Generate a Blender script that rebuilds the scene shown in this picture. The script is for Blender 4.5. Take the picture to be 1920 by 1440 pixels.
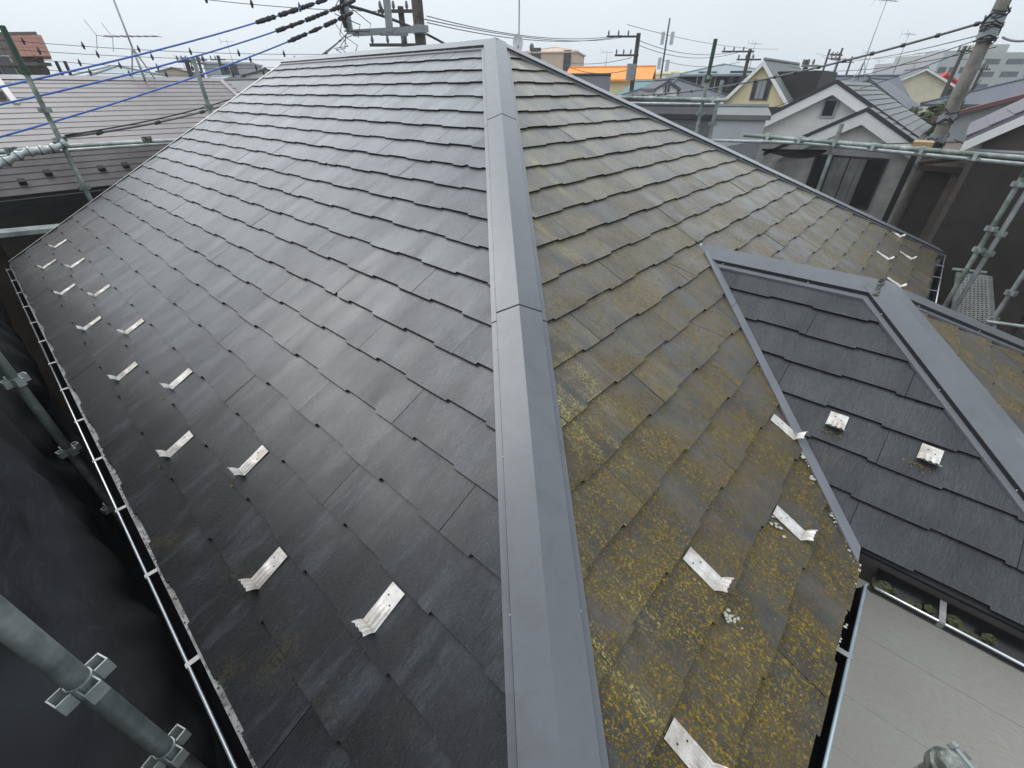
import bpy, math, random
from mathutils import Vector, Matrix, noise
random.seed(11)
V = Vector
scene = bpy.context.scene
for _o in list(bpy.data.objects):
    bpy.data.objects.remove(_o)
COL = scene.collection

# ------------------------------------------------------------------ camera
RM = [(0.66495156, -0.74688615, -0.0007107), (-0.41922503, -0.37244753, -0.82796933), (0.61813413, 0.55085744, -0.56077293)]
CAM = V((0.1482495, 0.3209149, 1.477122))
FPX = 812.3632
cd = bpy.data.cameras.new('camera'); co = bpy.data.objects.new('camera', cd); COL.objects.link(co)
cd.sensor_width = 36.0; cd.lens = FPX / 1920 * 36; cd.clip_start = 0.02; cd.clip_end = 3000
r_, d_, f_ = [V(x) for x in RM]
M = Matrix((( r_.x, -d_.x, -f_.x, CAM.x), (r_.y, -d_.y, -f_.y, CAM.y), (r_.z, -d_.z, -f_.z, CAM.z), (0, 0, 0, 1)))
co.matrix_world = M
scene.camera = co
scene.render.resolution_x = 1024; scene.render.resolution_y = 768
# ------------------------------------------------------------------ overcast sky, soft sun
SUN_EL, SUN_AZ = math.radians(46), math.radians(98)     # azimuth measured from +X towards +Y
w = bpy.data.worlds.new('World'); scene.world = w; w.use_nodes = True
nt = w.node_tree; nt.nodes.clear()
def wn(t, **k):
    n = nt.nodes.new(t)
    for a, b in k.items(): setattr(n, a, b)
    return n
sky = wn('ShaderNodeTexSky', sky_type='NISHITA', sun_disc=False, sun_elevation=SUN_EL, sun_rotation=math.pi / 2 - SUN_AZ, dust_density=6.0, air_density=1.0, ozone_density=1.0)
hs = wn('ShaderNodeHueSaturation'); hs.inputs['Saturation'].default_value = 0.25; hs.inputs['Value'].default_value = 1.0
cloud = wn('ShaderNodeMix', data_type='RGBA')
cloud.inputs['Factor'].default_value = 0.86
geo = wn('ShaderNodeTexCoord'); sep = wn('ShaderNodeSeparateXYZ')
ramp = wn('ShaderNodeMapRange'); ramp.inputs['From Min'].default_value = 0.0; ramp.inputs['From Max'].default_value = 1.0
ramp.inputs['To Min'].default_value = 8.9; ramp.inputs['To Max'].default_value = 15.5
nz = wn('ShaderNodeTexNoise'); nz.inputs['Scale'].default_value = 2.2; nz.inputs['Detail'].default_value = 5.0
nzr = wn('ShaderNodeMapRange'); nzr.inputs['To Min'].default_value = 0.86; nzr.inputs['To Max'].default_value = 1.14
mul = wn('ShaderNodeMath', operation='MULTIPLY')
cc = wn('ShaderNodeVectorMath', operation='SCALE'); cc.inputs[0].default_value = (0.905, 0.985, 1.06)
bg = wn('ShaderNodeBackground'); bg.inputs['Strength'].default_value = 0.105
out = wn('ShaderNodeOutputWorld')
lk = nt.links.new
lk(sky.outputs[0], hs.inputs['Color']); lk(hs.outputs[0], cloud.inputs[6])
lk(geo.outputs['Generated'], sep.inputs[0]); lk(sep.outputs['Z'], ramp.inputs['Value'])
lk(geo.outputs['Generated'], nz.inputs['Vector']); lk(nz.outputs['Fac'], nzr.inputs['Value'])
lk(ramp.outputs[0], mul.inputs[0]); lk(nzr.outputs[0], mul.inputs[1])
lk(mul.outputs[0], cc.inputs['Scale']); lk(cc.outputs[0], cloud.inputs[7])
lk(cloud.outputs[2], bg.inputs['Color']); lk(bg.outputs[0], out.inputs[0])
sl = bpy.data.lights.new('sun', 'SUN'); sl.energy = 1.45; sl.angle = math.radians(36); sl.color = (1, 0.98, 0.95)
so = bpy.data.objects.new('sun', sl); COL.objects.link(so)
sd = V((math.cos(SUN_EL) * math.cos(SUN_AZ), math.cos(SUN_EL) * math.sin(SUN_AZ), math.sin(SUN_EL)))
so.rotation_euler = sd.to_track_quat('Z', 'Y').to_euler(); so.location = (0, 0, 30)
scene.view_settings.view_transform = 'Standard'; scene.view_settings.look = 'None'
scene.view_settings.exposure = 0.0; scene.view_settings.gamma = 1.0
scene.view_settings.use_curve_mapping = False
scene.render.engine = 'CYCLES'
scene.cycles.transparent_max_bounces = 16

# ------------------------------------------------------------------ pixel helpers (photo pixels, 1920 x 1440)
def ray(px, py):
    a, b = (px - 960) / FPX, (py - 720) / FPX
    return r_ * a + d_ * b + f_
def on(px, py, axis, val):
    d = ray(px, py); t = (val - CAM[axis]) / d[axis]; return CAM + d * t
def onX(px, py, x): return on(px, py, 0, x)
def onY(px, py, y): return on(px, py, 1, y)
def onZ(px, py, z): return on(px, py, 2, z)
HF = V((f_.x, f_.y, 0)).normalized()
HR = V((HF.y, -HF.x, 0))
def at(px, py, D):
    d = ray(px, py); return CAM + d * (D / d.dot(HF))
def adir(px, D):            # ground position under a horizon pixel
    p = at(px, 170, D); return V((p.x, p.y, 0))

# ------------------------------------------------------------------ materials
MATS = {}
class NT:
    def __init__(s, name):
        s.m = bpy.data.materials.new(name); s.m.use_nodes = True; s.t = s.m.node_tree; s.t.nodes.clear()
        s.out = s.n('ShaderNodeOutputMaterial'); s.b = s.n('ShaderNodeBsdfPrincipled'); s.l(s.b.outputs[0], s.out.inputs[0])
        MATS[name] = s.m
    def n(s, t, **k):
        n = s.t.nodes.new(t)
        for a, b in k.items(): setattr(n, a, b)
        return n
    def l(s, a, b): s.t.links.new(a, b)
    def pos(s):
        if not hasattr(s, '_p'): s._p = s.n('ShaderNodeNewGeometry').outputs['Position']
        return s._p
    def map(s, vec, scale, rot=(0, 0, 0), loc=(0, 0, 0)):
        m = s.n('ShaderNodeMapping'); m.inputs['Scale'].default_value = scale; m.inputs['Rotation'].default_value = rot; m.inputs['Location'].default_value = loc
        s.l(vec, m.inputs['Vector']); return m.outputs[0]
    def noise(s, vec, scale=5, detail=4, rough=.55, dist=0):
        n = s.n('ShaderNodeTexNoise'); n.inputs['Scale'].default_value = scale; n.inputs['Detail'].default_value = detail
        n.inputs['Roughness'].default_value = rough; n.inputs['Distortion'].default_value = dist
        s.l(vec, n.inputs['Vector']); return n.outputs['Fac']
    def vor(s, vec, scale, feat='F1'):
        n = s.n('ShaderNodeTexVoronoi', feature=feat); n.inputs['Scale'].default_value = scale; s.l(vec, n.inputs['Vector']); return n.outputs['Distance']
    def rng(s, v, a, b, c=0., d=1.):
        n = s.n('ShaderNodeMapRange'); s.l(v, n.inputs['Value'])
        for k, x in zip(('From Min', 'From Max', 'To Min', 'To Max'), (a, b, c, d)): n.inputs[k].default_value = x
        return n.outputs[0]
    def math(s, op, a, b=None):
        n = s.n('ShaderNodeMath', operation=op)
        for i, x in enumerate((a, b)):
            if x is None: continue
            if isinstance(x, (int, float)): n.inputs[i].default_value = x
            else: s.l(x, n.inputs[i])
        return n.outputs[0]
    def mix(s, f, a, b):
        n = s.n('ShaderNodeMix', data_type='RGBA')
        for i, x in ((0, f), (6, a), (7, b)):
            if isinstance(x, (int, float)): n.inputs[i].default_value = x
            elif isinstance(x, tuple): n.inputs[i].default_value = (*x, 1) if len(x) == 3 else x
            else: s.l(x, n.inputs[i])
        return n.outputs[2]
    def scale(s, col, v):
        n = s.n('ShaderNodeVectorMath', operation='SCALE')
        if isinstance(col, tuple): n.inputs[0].default_value = col
        else: s.l(col, n.inputs[0])
        if isinstance(v, (int, float)): n.inputs['Scale'].default_value = v
        else: s.l(v, n.inputs['Scale'])
        return n.outputs[0]
    def rnd(s): return s.n('ShaderNodeObjectInfo').outputs['Random']
    def col(s, c): 
        if isinstance(c, tuple): s.b.inputs['Base Color'].default_value = (*c, 1)
        else: s.l(c, s.b.inputs['Base Color'])
    def set(s, **k):
        for a, v in k.items():
            i = s.b.inputs[a.replace('_', ' ')]
            if isinstance(v, (int, float)): i.default_value = v
            else: s.l(v, i)
    def bump(s, h, strength=.3, dist=.002):
        n = s.n('ShaderNodeBump'); n.inputs['Strength'].default_value = strength; n.inputs['Distance'].default_value = dist
        s.l(h, n.inputs['Height']); s.l(n.outputs[0], s.b.inputs['Normal'])

def plain(name, c, rough=.6, metal=0., var=.2, scale=6., spec=.5, bump=0., bscale=60., objvar=.0, c2=None, stain=0.):
    t = NT(name); p = t.pos()
    n = t.noise(p, scale, 5, .6)
    v = t.rng(n, .25, .75, 1 - var, 1 + var)
    if objvar: v = t.math('MULTIPLY', v, t.rng(t.rnd(), 0, 1, 1 - objvar, 1 + objvar))
    base = c
    if c2: base = t.mix(t.rng(t.noise(p, scale * .35, 6, .7), .45, .62), c, c2)
    if stain:
        st = t.noise(t.map(p, (7, 7, .9)), 1.2, 5, .65)
        base = t.mix(t.math('MULTIPLY', t.rng(st, .52, .75), stain), base, tuple(x * .45 for x in c))
    t.col(t.scale(base, v)); t.set(Roughness=rough, Metallic=metal, Specular_IOR_Level=spec)
    if bump: t.bump(t.noise(p, bscale, 4, .6), bump, .004)
    return t.m

def shingle_mat(name, axis, mossy):
    t = NT(name); p = t.pos()
    # local coordinates: a across the slope, b up the slope
    sp = t.n('ShaderNodeSeparateXYZ'); t.l(p, sp.inputs[0])
    cb = t.n('ShaderNodeCombineXYZ')
    A, B = (sp.outputs['Y'], sp.outputs['X']) if axis == 'L' else (sp.outputs['X'], sp.outputs['Y'])
    t.l(A, cb.inputs['X']); t.l(B, cb.inputs['Y']); uv = cb.outputs[0]
    rnd = t.rnd()
    off = t.n('ShaderNodeCombineXYZ'); t.l(t.math('MULTIPLY', rnd, 37.), off.inputs['Z'])
    ad = t.n('ShaderNodeVectorMath', operation='ADD'); t.l(uv, ad.inputs[0]); t.l(off.outputs[0], ad.inputs[1])
    uvr = ad.outputs[0]
    grain = t.noise(t.map(uvr, (210, 22, 1)), 1, 4, .6, .6)           # pressed wood-grain lines running down the slope
    pock = t.noise(t.map(uvr, (150, 95, 1)), 1, 5, .7, 1.2)
    blot = t.noise(t.map(uvr, (5.5, 3.2, 1)), 1, 5, .62)
    fine = t.noise(t.map(uvr, (520, 420, 1)), 1, 2, .6)
    ext = name.endswith('extension')
    if not mossy:
        dry_sheen = t.rng(t.math('ADD', B, t.math('MULTIPLY', t.noise(t.map(uv, (1.6, 1.1, 1)), 1, 5, .65), 1.1)), .95, 3.3)  # paler up the slope: drier slate, plus sky sheen put into the base colour
        if ext: dry_sheen = .14
        base = t.mix(t.rng(blot, .35, .68), t.mix(dry_sheen, (.011, .012, .0132), (.150, .157, .166)), t.mix(dry_sheen, (.024, .026, .0295), (.215, .224, .236)))
        if not ext:
            base = t.mix(t.math('MULTIPLY', t.rng(t.noise(t.map(uvr, (11, 2.6, 1)), 1, 5, .65), .52, .74), .40), base, (.105, .115, .135))
        base = t.mix(t.math('MULTIPLY', t.rng(t.noise(t.map(uvr, (9, 1.6, 3)), 1, 4, .6), .56, .75), .7), base, (.020, .022, .021))
        base = t.scale(base, t.rng(grain, .25, .75, .68, 1.32))
        base = t.scale(base, t.rng(pock, .32, .68, .66, 1.34))
        base = t.scale(base, t.rng(rnd, 0, 1, .88, 1.12))
        spk = t.rng(t.vor(t.map(uvr, (70, 70, 1)), 1), .0, .10, 1, 0)
        spk = t.math('MULTIPLY', spk, t.rng(t.noise(uvr, 7, 3), .50, .66))
        base = t.mix(t.math('MULTIPLY', spk, .65), base, (.34, .35, .33))
        # a little moss where the eave stays wet
        m = t.math('MULTIPLY', t.rng(B, .02, .34, 1, 0), t.rng(t.noise(uv, 4.2, 5, .6), .53, .68))
        m = t.math('MULTIPLY', m, t.rng(A, 1.0, 2.6, 1.0, .28))
        if ext: m = t.math('MULTIPLY', t.rng(t.noise(uv, 5.5, 5, .6), .56, .70), t.rng(t.math('SUBTRACT', t.math('ADD', A, 1.8), B), -.25, 0, .10, .9))
        m = t.math('MULTIPLY', m, t.rng(pock, .46, .58))
        base = t.mix(t.math('MULTIPLY', m, .75), base, (.140, .100, .026))
        t.col(base)
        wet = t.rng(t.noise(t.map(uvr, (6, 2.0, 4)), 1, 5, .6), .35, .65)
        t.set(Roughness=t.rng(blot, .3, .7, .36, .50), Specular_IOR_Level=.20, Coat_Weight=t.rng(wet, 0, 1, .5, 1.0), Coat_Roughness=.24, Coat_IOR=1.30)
        if ext:
            wav = t.noise(t.map(uvr, (95, 26, 1)), 1, 4, .6, 1.4)
            hgt = t.math('ADD', t.math('MULTIPLY', wav, 1.1), t.math('MULTIPLY', pock, .5)); t.bump(hgt, .8, .0055)
        else:
            hgt = t.math('ADD', t.math('MULTIPLY', grain, .6), t.math('MULTIPLY', pock, 1.0)); t.bump(hgt, .75, .0042)
    else:
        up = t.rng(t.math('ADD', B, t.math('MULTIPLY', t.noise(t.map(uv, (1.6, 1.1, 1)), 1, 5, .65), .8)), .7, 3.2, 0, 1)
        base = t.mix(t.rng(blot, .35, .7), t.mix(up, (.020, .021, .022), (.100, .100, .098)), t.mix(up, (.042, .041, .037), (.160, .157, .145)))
        base = t.mix(t.math('MULTIPLY', t.rng(t.noise(t.map(uvr, (7, 1.3, 5)), 1, 4, .6), .50, .68), .7), base, (.085, .068, .058))
        base = t.mix(t.math('MULTIPLY', t.rng(t.noise(t.map(uvr, (8, 1.5, 9)), 1, 4, .6), .52, .68), .85), base, (.036, .040, .046))
        film = t.rng(t.noise(t.map(uvr, (4.0, 2.6, 2)), 1, 6, .65), .40, .60)          # thin ochre film
        base = t.mix(t.math('MULTIPLY', film, t.rng(up, 0, 1, .38, .72)), base, t.mix(up, (.112, .082, .030), (.240, .220, .165)))
        moss = t.rng(t.noise(t.map(uvr, (5.0, 3.4, 3)), 1, 6, .7), .40, .55)
        lowm = t.math('ADD', t.rng(B, .5, 2.3, 1, .14), t.math('MULTIPLY', t.rng(A, 1.6, 5.8, 0, -.9), t.rng(B, 1.4, .3, 0, .6)))
        crumbs = t.rng(t.noise(t.map(uvr, (150, 115, 1)), 1, 5, .75), .47, .56)
        mo = t.math('MULTIPLY', t.math('MULTIPLY', moss, lowm), crumbs)
        mc = t.mix(t.rng(t.noise(t.map(uvr, (38, 38, 1)), 1, 4, .7), .35, .65), (.135, .092, .020), (.33, .228, .040))
        base = t.mix(t.math('MULTIPLY', mo, .95), base, mc)
        # pale run-off streaks with bright yellow edges near the hip
        st = t.rng(t.noise(t.map(uv, (7.5, 1.6, 8)), 1, 5, .6), .56, .66)
        near = t.rng(t.math('SUBTRACT', A, B), .15, .75, 1, .08)
        st = t.math('MULTIPLY', t.math('MULTIPLY', st, near), crumbs)
        base = t.mix(t.math('MULTIPLY', st, .8), base, (.46, .38, .12))
        base = t.scale(base, t.rng(grain, .25, .75, .70, 1.30))
        base = t.scale(base, t.rng(pock, .32, .68, .72, 1.28))
        base = t.scale(base, t.rng(rnd, 0, 1, .86, 1.14))
        t.col(base)
        t.set(Roughness=t.rng(mo, 0, 1, .42, .85), Specular_IOR_Level=.25, Coat_Weight=t.rng(mo, 0, .6, .9, 0), Coat_Roughness=.28, Coat_IOR=1.30)
        hgt = t.math('ADD', t.math('MULTIPLY', grain, .6), t.math('ADD', t.math('MULTIPLY', pock, .5), t.math('MULTIPLY', mo, 1.0)))
        t.bump(hgt, .7, .0042)
    return t.m

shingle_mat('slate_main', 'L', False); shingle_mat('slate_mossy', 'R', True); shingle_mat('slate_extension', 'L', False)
plain('deck', (.015, .015, .016), .8)
plain('shingle_edge', (.012, .012, .013), .75, var=.3, scale=40)
t = NT('cap_metal'); p = t.pos()
n1 = t.noise(p, 2.2, 5, .6); n2 = t.noise(p, 420, 2, .5); n3 = t.noise(p, 14, 6, .7)
t.col(t.scale(t.mix(t.math('MULTIPLY', t.rng(t.noise(t.map(p, (9, 9, 2.5)), 1, 6, .7, .8), .50, .72), .45), (.098, .105, .117), (.062, .062, .060)), t.math('MULTIPLY', t.rng(n1, .3, .7, .90, 1.10), t.math('MULTIPLY', t.rng(n2, .3, .7, .93, 1.07), t.rng(n3, .3, .7, .95, 1.05)))))
dirt = t.noise(t.map(p, (9, 9, 2.5)), 1, 6, .7, .8)
t.set(Roughness=t.rng(n3, .3, .7, .36, .50), Specular_IOR_Level=.35, Coat_Weight=1.0, Coat_Roughness=.28, Coat_IOR=1.36); t.bump(t.math('ADD', t.math('MULTIPLY', n2, .12), t.math('MULTIPLY', t.noise(p, 5, 3, .5), 2.2)), .35, .003)
plain('cap_dark', (.022, .023, .026), .5, .2)
plain('valley_metal', (.185, .192, .212), .45, .25, var=.12, scale=5)
plain('steel_bright', (.60, .575, .545), .48, .35, var=.22, scale=34, c2=(.40, .35, .30))
plain('drip_metal', (.11, .115, .12), .35, .2, var=.7, scale=34, c2=(.015, .015, .014))
plain('bracket_metal', (.24, .24, .235), .4, .4, var=.3, scale=30)
plain('hole', (.01, .01, .01), .9)
plain('gutter_black', (.010, .010, .011), .28, 0, var=.3, scale=20)
plain('gutter_rim', (.62, .64, .66), .22, .75, var=.15, scale=14)
plain('gutter_rim_blue', (.50, .60, .66), .3, .35, var=.1, scale=14)
plain('debris', (.12, .12, .115), .95, var=.5, scale=60, c2=(.05, .045, .035), bump=.6, bscale=180)
plain('lichen', (.40, .41, .34), .95, var=.3, scale=90, bump=.5, bscale=200)
plain('moss', (.045, .050, .022), .95, var=.4, scale=80, bump=.6, bscale=200)
t = NT('siding'); p = t.pos()
rip = t.noise(t.map(p, (1, 34, 88), (math.radians(24), 0, 0)), 1, 4, .55, .7)
big = t.noise(p, 1.6, 4)
t.col(t.scale(t.mix(t.rng(big, .4, .7), (.74, .705, .64), (.70, .645, .565)), t.rng(rip, .3, .7, .93, 1.06)))
t.set(Roughness=.6); t.bump(rip, .75, .004)
plain('wall_beige', (.27, .255, .23), .7, var=.08)
plain('soffit', (.06, .055, .05), .7)
plain('verge_metal', (.52, .49, .47), .4, .4, var=.12)
plain('galv', (.20, .228, .222), .5, .45, var=.42, scale=11, c2=(.33, .36, .35), bump=.15, bscale=40, stain=.5)
plain('galv_light', (.46, .49, .48), .48, .4, var=.3, scale=9, c2=(.34, .38, .37), bump=.12, bscale=40, stain=.4)
plain('galv_green', (.17, .215, .185), .55, .2, var=.35, scale=10, c2=(.40, .42, .40), stain=.5)
plain('mesh_white', (.72, .74, .72), .5, .2, var=.15, scale=9)
plain('green_paint', (.020, .060, .036), .5, 0, var=.3, scale=14)
plain('clamp_old', (.24, .255, .23), .6, .3, var=.55, scale=34, c2=(.045, .055, .045), bump=.5, bscale=70)
def net_mat(name, c, opac, wr=.12):
    t = NT(name); t.t.nodes.remove(t.b)
    d = t.n('ShaderNodeBsdfDiffuse'); tr = t.n('ShaderNodeBsdfTransparent'); m = t.n('ShaderNodeMixShader')
    p = t.pos(); n = t.noise(p, 3.0, 5, .6)
    fib = t.noise(t.map(p, (3, 5, 17), (.5, 0, 0)), 1, 6, .72, 2.2)
    dust = t.math('MULTIPLY', t.rng(fib, .5, .8), t.rng(n, .35, .7))
    t.l(t.mix(t.math('MULTIPLY', dust, .55), c, tuple(min(1, x * 3.2 + .015) for x in c)), d.inputs['Color'])
    t.l(t.rng(n, .25, .75, opac - wr, min(1, opac + wr)), m.inputs[0])
    t.l(tr.outputs[0], m.inputs[1]); t.l(d.outputs[0], m.inputs[2]); t.l(m.outputs[0], t.out.inputs[0]); return t.m
net_mat('net_dense', (.052, .054, .056), .97, .03); net_mat('net_thin', (.035, .034, .034), .70, .08); net_mat('net_far', (.028, .028, .028), .60, .14)
plain('cable', (.022, .022, .024), .6); plain('cable_grey', (.11, .11, .115), .55)
plain('cable_blue', (.06, .15, .46), .45, var=.12); plain('sleeve', (.012, .012, .013), .7, var=.4, scale=40)
plain('concrete_pole', (.20, .185, .165), .8, var=.25, scale=5, c2=(.12, .11, .095), bump=.3, stain=.6)
plain('pole_dark', (.062, .054, .048), .8, var=.3); plain('pole_brown', (.075, .062, .052), .8, var=.3, c2=(.13, .12, .10))
plain('steel_grey', (.26, .28, .285), .5, .5, var=.2, scale=12); plain('antenna', (.34, .35, .36), .45, .5)
plain('white_paint', (.74, .74, .72), .5, var=.06); plain('dish', (.66, .66, .65), .5)
plain('mauve_tile', (.178, .160, .160), .55, var=.10, scale=3, objvar=.07)
plain('mauve_ridge', (.30, .28, .285), .45, .1)
plain('black_part', (.014, .014, .015), .6)
plain('wall_brown', (.125, .088, .055), .8, var=.2, scale=3, c2=(.16, .13, .10))
plain('wall_tan', (.25, .215, .18), .8, var=.1)
def tilewall(name, c, g, sx, sz):
    t = NT(name); br = t.n('ShaderNodeTexBrick'); t.l(t.map(t.n('ShaderNodeTexCoord').outputs['UV'], (1, 1, 1)), br.inputs['Vector'])
    br.offset = 0; br.inputs['Color1'].default_value = (*c, 1); br.inputs['Color2'].default_value = (*[x * .86 for x in c], 1); br.inputs['Mortar'].default_value = (*g, 1)
    br.inputs['Scale'].default_value = 1; br.inputs['Brick Width'].default_value = sx; br.inputs['Row Height'].default_value = sz; br.inputs['Mortar Size'].default_value = .018
    t.col(br.outputs[0]); t.set(Roughness=.5); return t.m
tilewall('tile_brown', (.17, .125, .108), (.06, .045, .04), .32, .30); tilewall('tile_salmon', (.56, .27, .20), (.36, .18, .14), .32, .30)
for nm, c, r in (('w_white', (.80, .79, .75), .7), ('w_cream', (.66, .61, .44), .7), ('w_yellow', (.76, .66, .40), .7), ('w_beige', (.56, .43, .34), .75), ('w_grey', (.36, .37, .38), .7),
                 ('w_dark', (.030, .028, .027), .7), ('w_brown', (.105, .088, .076), .7), ('w_lightgrey', (.50, .52, .53), .7), ('w_tan', (.44, .36, .27), .7),
                 ('r_grey', (.165, .172, .172), .6), ('r_slate', (.085, .092, .105), .5), ('r_blue', (.085, .094, .118), .5), ('r_dark', (.040, .039, .042), .55), ('r_purple', (.135, .125, .150), .5),
                 ('r_brown', (.10, .075, .06), .6), ('r_orange', (.80, .30, .055), .6), ('r_maroon', (.16, .070, .075), .5), ('r_red', (.62, .045, .028), .5), ('r_bluegrey', (.24, .29, .31), .5),
                 ('r_green', (.16, .20, .18), .55), ('curtain', (.34, .35, .34), .9), ('frame_brown', (.085, .070, .058), .5), ('frame_grey', (.40, .41, .42), .5), ('office', (.36, .375, .35), .7),
                 ('timber', (.42, .29, .15), .7), ('teal', (.10, .20, .22), .6)):
    plain(nm, c, r, var=.09, scale=2.2, stain=.18 if nm.startswith('w_') else 0, bump=.1 if nm[0] == 'r' else 0, bscale=20)
plain('pane', (.035, .04, .045), .08, spec=.6)
plain('ground', (.10, .10, .098), .9, var=.3, scale=.12, c2=(.22, .215, .20))
plain('leaf', (.050, .075, .022), .7, var=.35, scale=5, objvar=.1)
plain('bark', (.08, .06, .045), .9)

# ------------------------------------------------------------------ mesh helpers
PINV = {}
def prep(o, parent):
    COL.objects.link(o)
    if parent is not None:
        o.parent = parent
        o.matrix_parent_inverse = PINV.get(parent.name, Matrix())
    return o
def thing(name, label, cat, loc=(0, 0, 0), group=None):
    o = bpy.data.objects.new(name, None); COL.objects.link(o); o.location = loc; o.empty_display_size = .2
    o['label'] = label; o['category'] = cat
    if group: o['group'] = group
    PINV[o.name] = Matrix.Translation(-V(loc)); return o
def tag(o, label, cat, group=None):
    o['label'] = label; o['category'] = cat
    if group: o['group'] = group
    return o
class MB:
    def __init__(s): s.v = []; s.f = []; s.mi = []; s.cur = 0
    def add(s, vs, fs):
        b = len(s.v); s.v += [tuple(x) for x in vs]
        for q in fs: s.f.append([b + i for i in q]); s.mi.append(s.cur)
        return s
    def box(s, o, a, b, c):
        o, a, b, c = V(o), V(a), V(b), V(c)
        p = [o, o + a, o + a + b, o + b, o + c, o + a + c, o + a + b + c, o + b + c]
        F = [(0, 3, 2, 1), (4, 5, 6, 7), (0, 1, 5, 4), (1, 2, 6, 5), (2, 3, 7, 6), (3, 0, 4, 7)]
        if a.cross(b).dot(c) < 0: F = [tuple(reversed(q)) for q in F]
        return s.add(p, F)
    def cbox(s, c, hx, hy, hz):
        c, hx, hy, hz = V(c), V(hx), V(hy), V(hz); return s.box(c - hx - hy - hz, hx * 2, hy * 2, hz * 2)
    def abox(s, x0, x1, y0, y1, z0, z1): return s.box((x0, y0, z0), (x1 - x0, 0, 0), (0, y1 - y0, 0), (0, 0, z1 - z0))
    def prism(s, poly, d):
        poly = [V(p) for p in poly]; d = V(d); n = len(poly)
        nrm = V((0, 0, 0))
        for i in range(n): nrm += poly[i].cross(poly[(i + 1) % n])
        if nrm.dot(d) > 0: poly = poly[::-1]
        vs = poly + [p + d for p in poly]
        fs = [tuple(range(n)), tuple(range(2 * n - 1, n - 1, -1))]
        for i in range(n):
            j = (i + 1) % n; fs.append((j, i, n + i, n + j))
        return s.add(vs, fs)
    def tube(s, pts, r, n=8, cap=True):
        pts = [V(p) for p in pts]; k = len(pts); rr = r if isinstance(r, (list, tuple)) else [r] * k
        vs = []; fs = []; pu = None
        for i, p in enumerate(pts):
            t = (pts[min(i + 1, k - 1)] - pts[max(i - 1, 0)]).normalized()
            u = pu - t * pu.dot(t) if pu is not None else t.cross(V((0, 0, 1)) if abs(t.z) < .95 else V((1, 0, 0)))
            if u.length < 1e-6: u = t.orthogonal()
            u.normalize(); pu = u; q = t.cross(u)
            for j in range(n):
                a = 2 * math.pi * j / n; vs.append(p + (u * math.cos(a) + q * math.sin(a)) * rr[i])
        for i in range(k - 1):
            for j in range(n):
                fs.append((i * n + j, i * n + (j + 1) % n, (i + 1) * n + (j + 1) % n, (i + 1) * n + j))
        if cap: fs.append(tuple(range(n - 1, -1, -1))); fs.append(tuple(range((k - 1) * n, k * n)))
        return s.add(vs, fs)
    def loft(s, secs, closed=False, caps=False):
        n = len(secs[0]); vs = [p for q in secs for p in q]; fs = []
        for i in range(len(secs) - 1):
            for j in range(n if closed else n - 1):
                k = (j + 1) % n; fs.append((i * n + j, i * n + k, (i + 1) * n + k, (i + 1) * n + j))
        if caps: fs.append(tuple(range(n - 1, -1, -1))); fs.append(tuple(range((len(secs) - 1) * n, len(secs) * n)))
        return s.add(vs, fs)
    def blob(s, c, rx, ry, rz, seed=0, n=7, m=5, amp=.25):
        vs = []; fs = []; c = V(c); rnd = random.Random(seed)
        for i in range(m + 1):
            th = math.pi * i / m
            for j in range(n):
                ph = 2 * math.pi * j / n; k = 1 + rnd.uniform(-amp, amp)
                vs.append(c + V((rx * math.sin(th) * math.cos(ph), ry * math.sin(th) * math.sin(ph), rz * math.cos(th))) * k)
        for i in range(m):
            for j in range(n): fs.append((i * n + j, (i + 1) * n + j, (i + 1) * n + (j + 1) % n, i * n + (j + 1) % n))
        return s.add(vs, fs)
    def mesh(s, name, mats, smooth=False):
        me = bpy.data.meshes.new(name); me.from_pydata(s.v, [], s.f); me.update()
        for m in (mats if isinstance(mats, (list, tuple)) else [mats]): me.materials.append(MATS[m])
        if any(s.mi): me.polygons.foreach_set('material_index', s.mi)
        if smooth: me.polygons.foreach_set('use_smooth', [True] * len(me.polygons))
        return me
    def build(s, name, mats, parent=None, smooth=False, sharp=None):
        me = s.mesh(name, mats, smooth)
        if smooth and sharp is not None: me.set_sharp_from_angle(angle=math.radians(sharp))
        o = bpy.data.objects.new(name, me); return prep(o, parent)
def inst(me, name, Mx, parent):
    o = bpy.data.objects.new(name, me); prep(o, parent); o.matrix_basis = Mx; return o
def struct(o): o['kind'] = 'structure'; return o
def stuff(o): o['kind'] = 'stuff'; return o

GROUND = -5.8
# ------------------------------------------------------------------ the ground
struct(MB().add([(-300, -300, GROUND), (420, -300, GROUND), (420, 420, GROUND), (-300, 420, GROUND)], [(0, 1, 2, 3)]).build('ground', 'ground'))

# ================================================================== THE HOUSE WITH THE ROOF
S = 0.52125; TH = math.atan(S); CT, ST = math.cos(TH), math.sin(TH)
EXP = 0.182; RUN = EXP * CT
H = 3.445; LY = 7.15                       # half span, verge position
XE, XR = 1.80, 3.008                        # extension eave and ridge (x)
HW = XR - XE; YR1 = 0.319; YE = YR1 - HW    # extension ridge end and its end eave (y)
house = thing('hip_roof_house', 'house with weathered grey slate roof, grey metal ridge caps and beige siding', 'house', (3.5, 3.5, GROUND))
def PL(u, v, w=0.): return V((v * CT - w * ST, u, v * ST + w * CT))
def PR(u, v, w=0.): return V((u, v * CT - w * ST, v * ST + w * CT))
def PS(u, v, w=0.): return V((XE + v * CT - w * ST, u, v * ST + w * CT))
def PE(u, v, w=0.): return V((u, YE + v * CT - w * ST, v * ST + w * CT))
VT = H / CT; VTS = HW / CT
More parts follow.
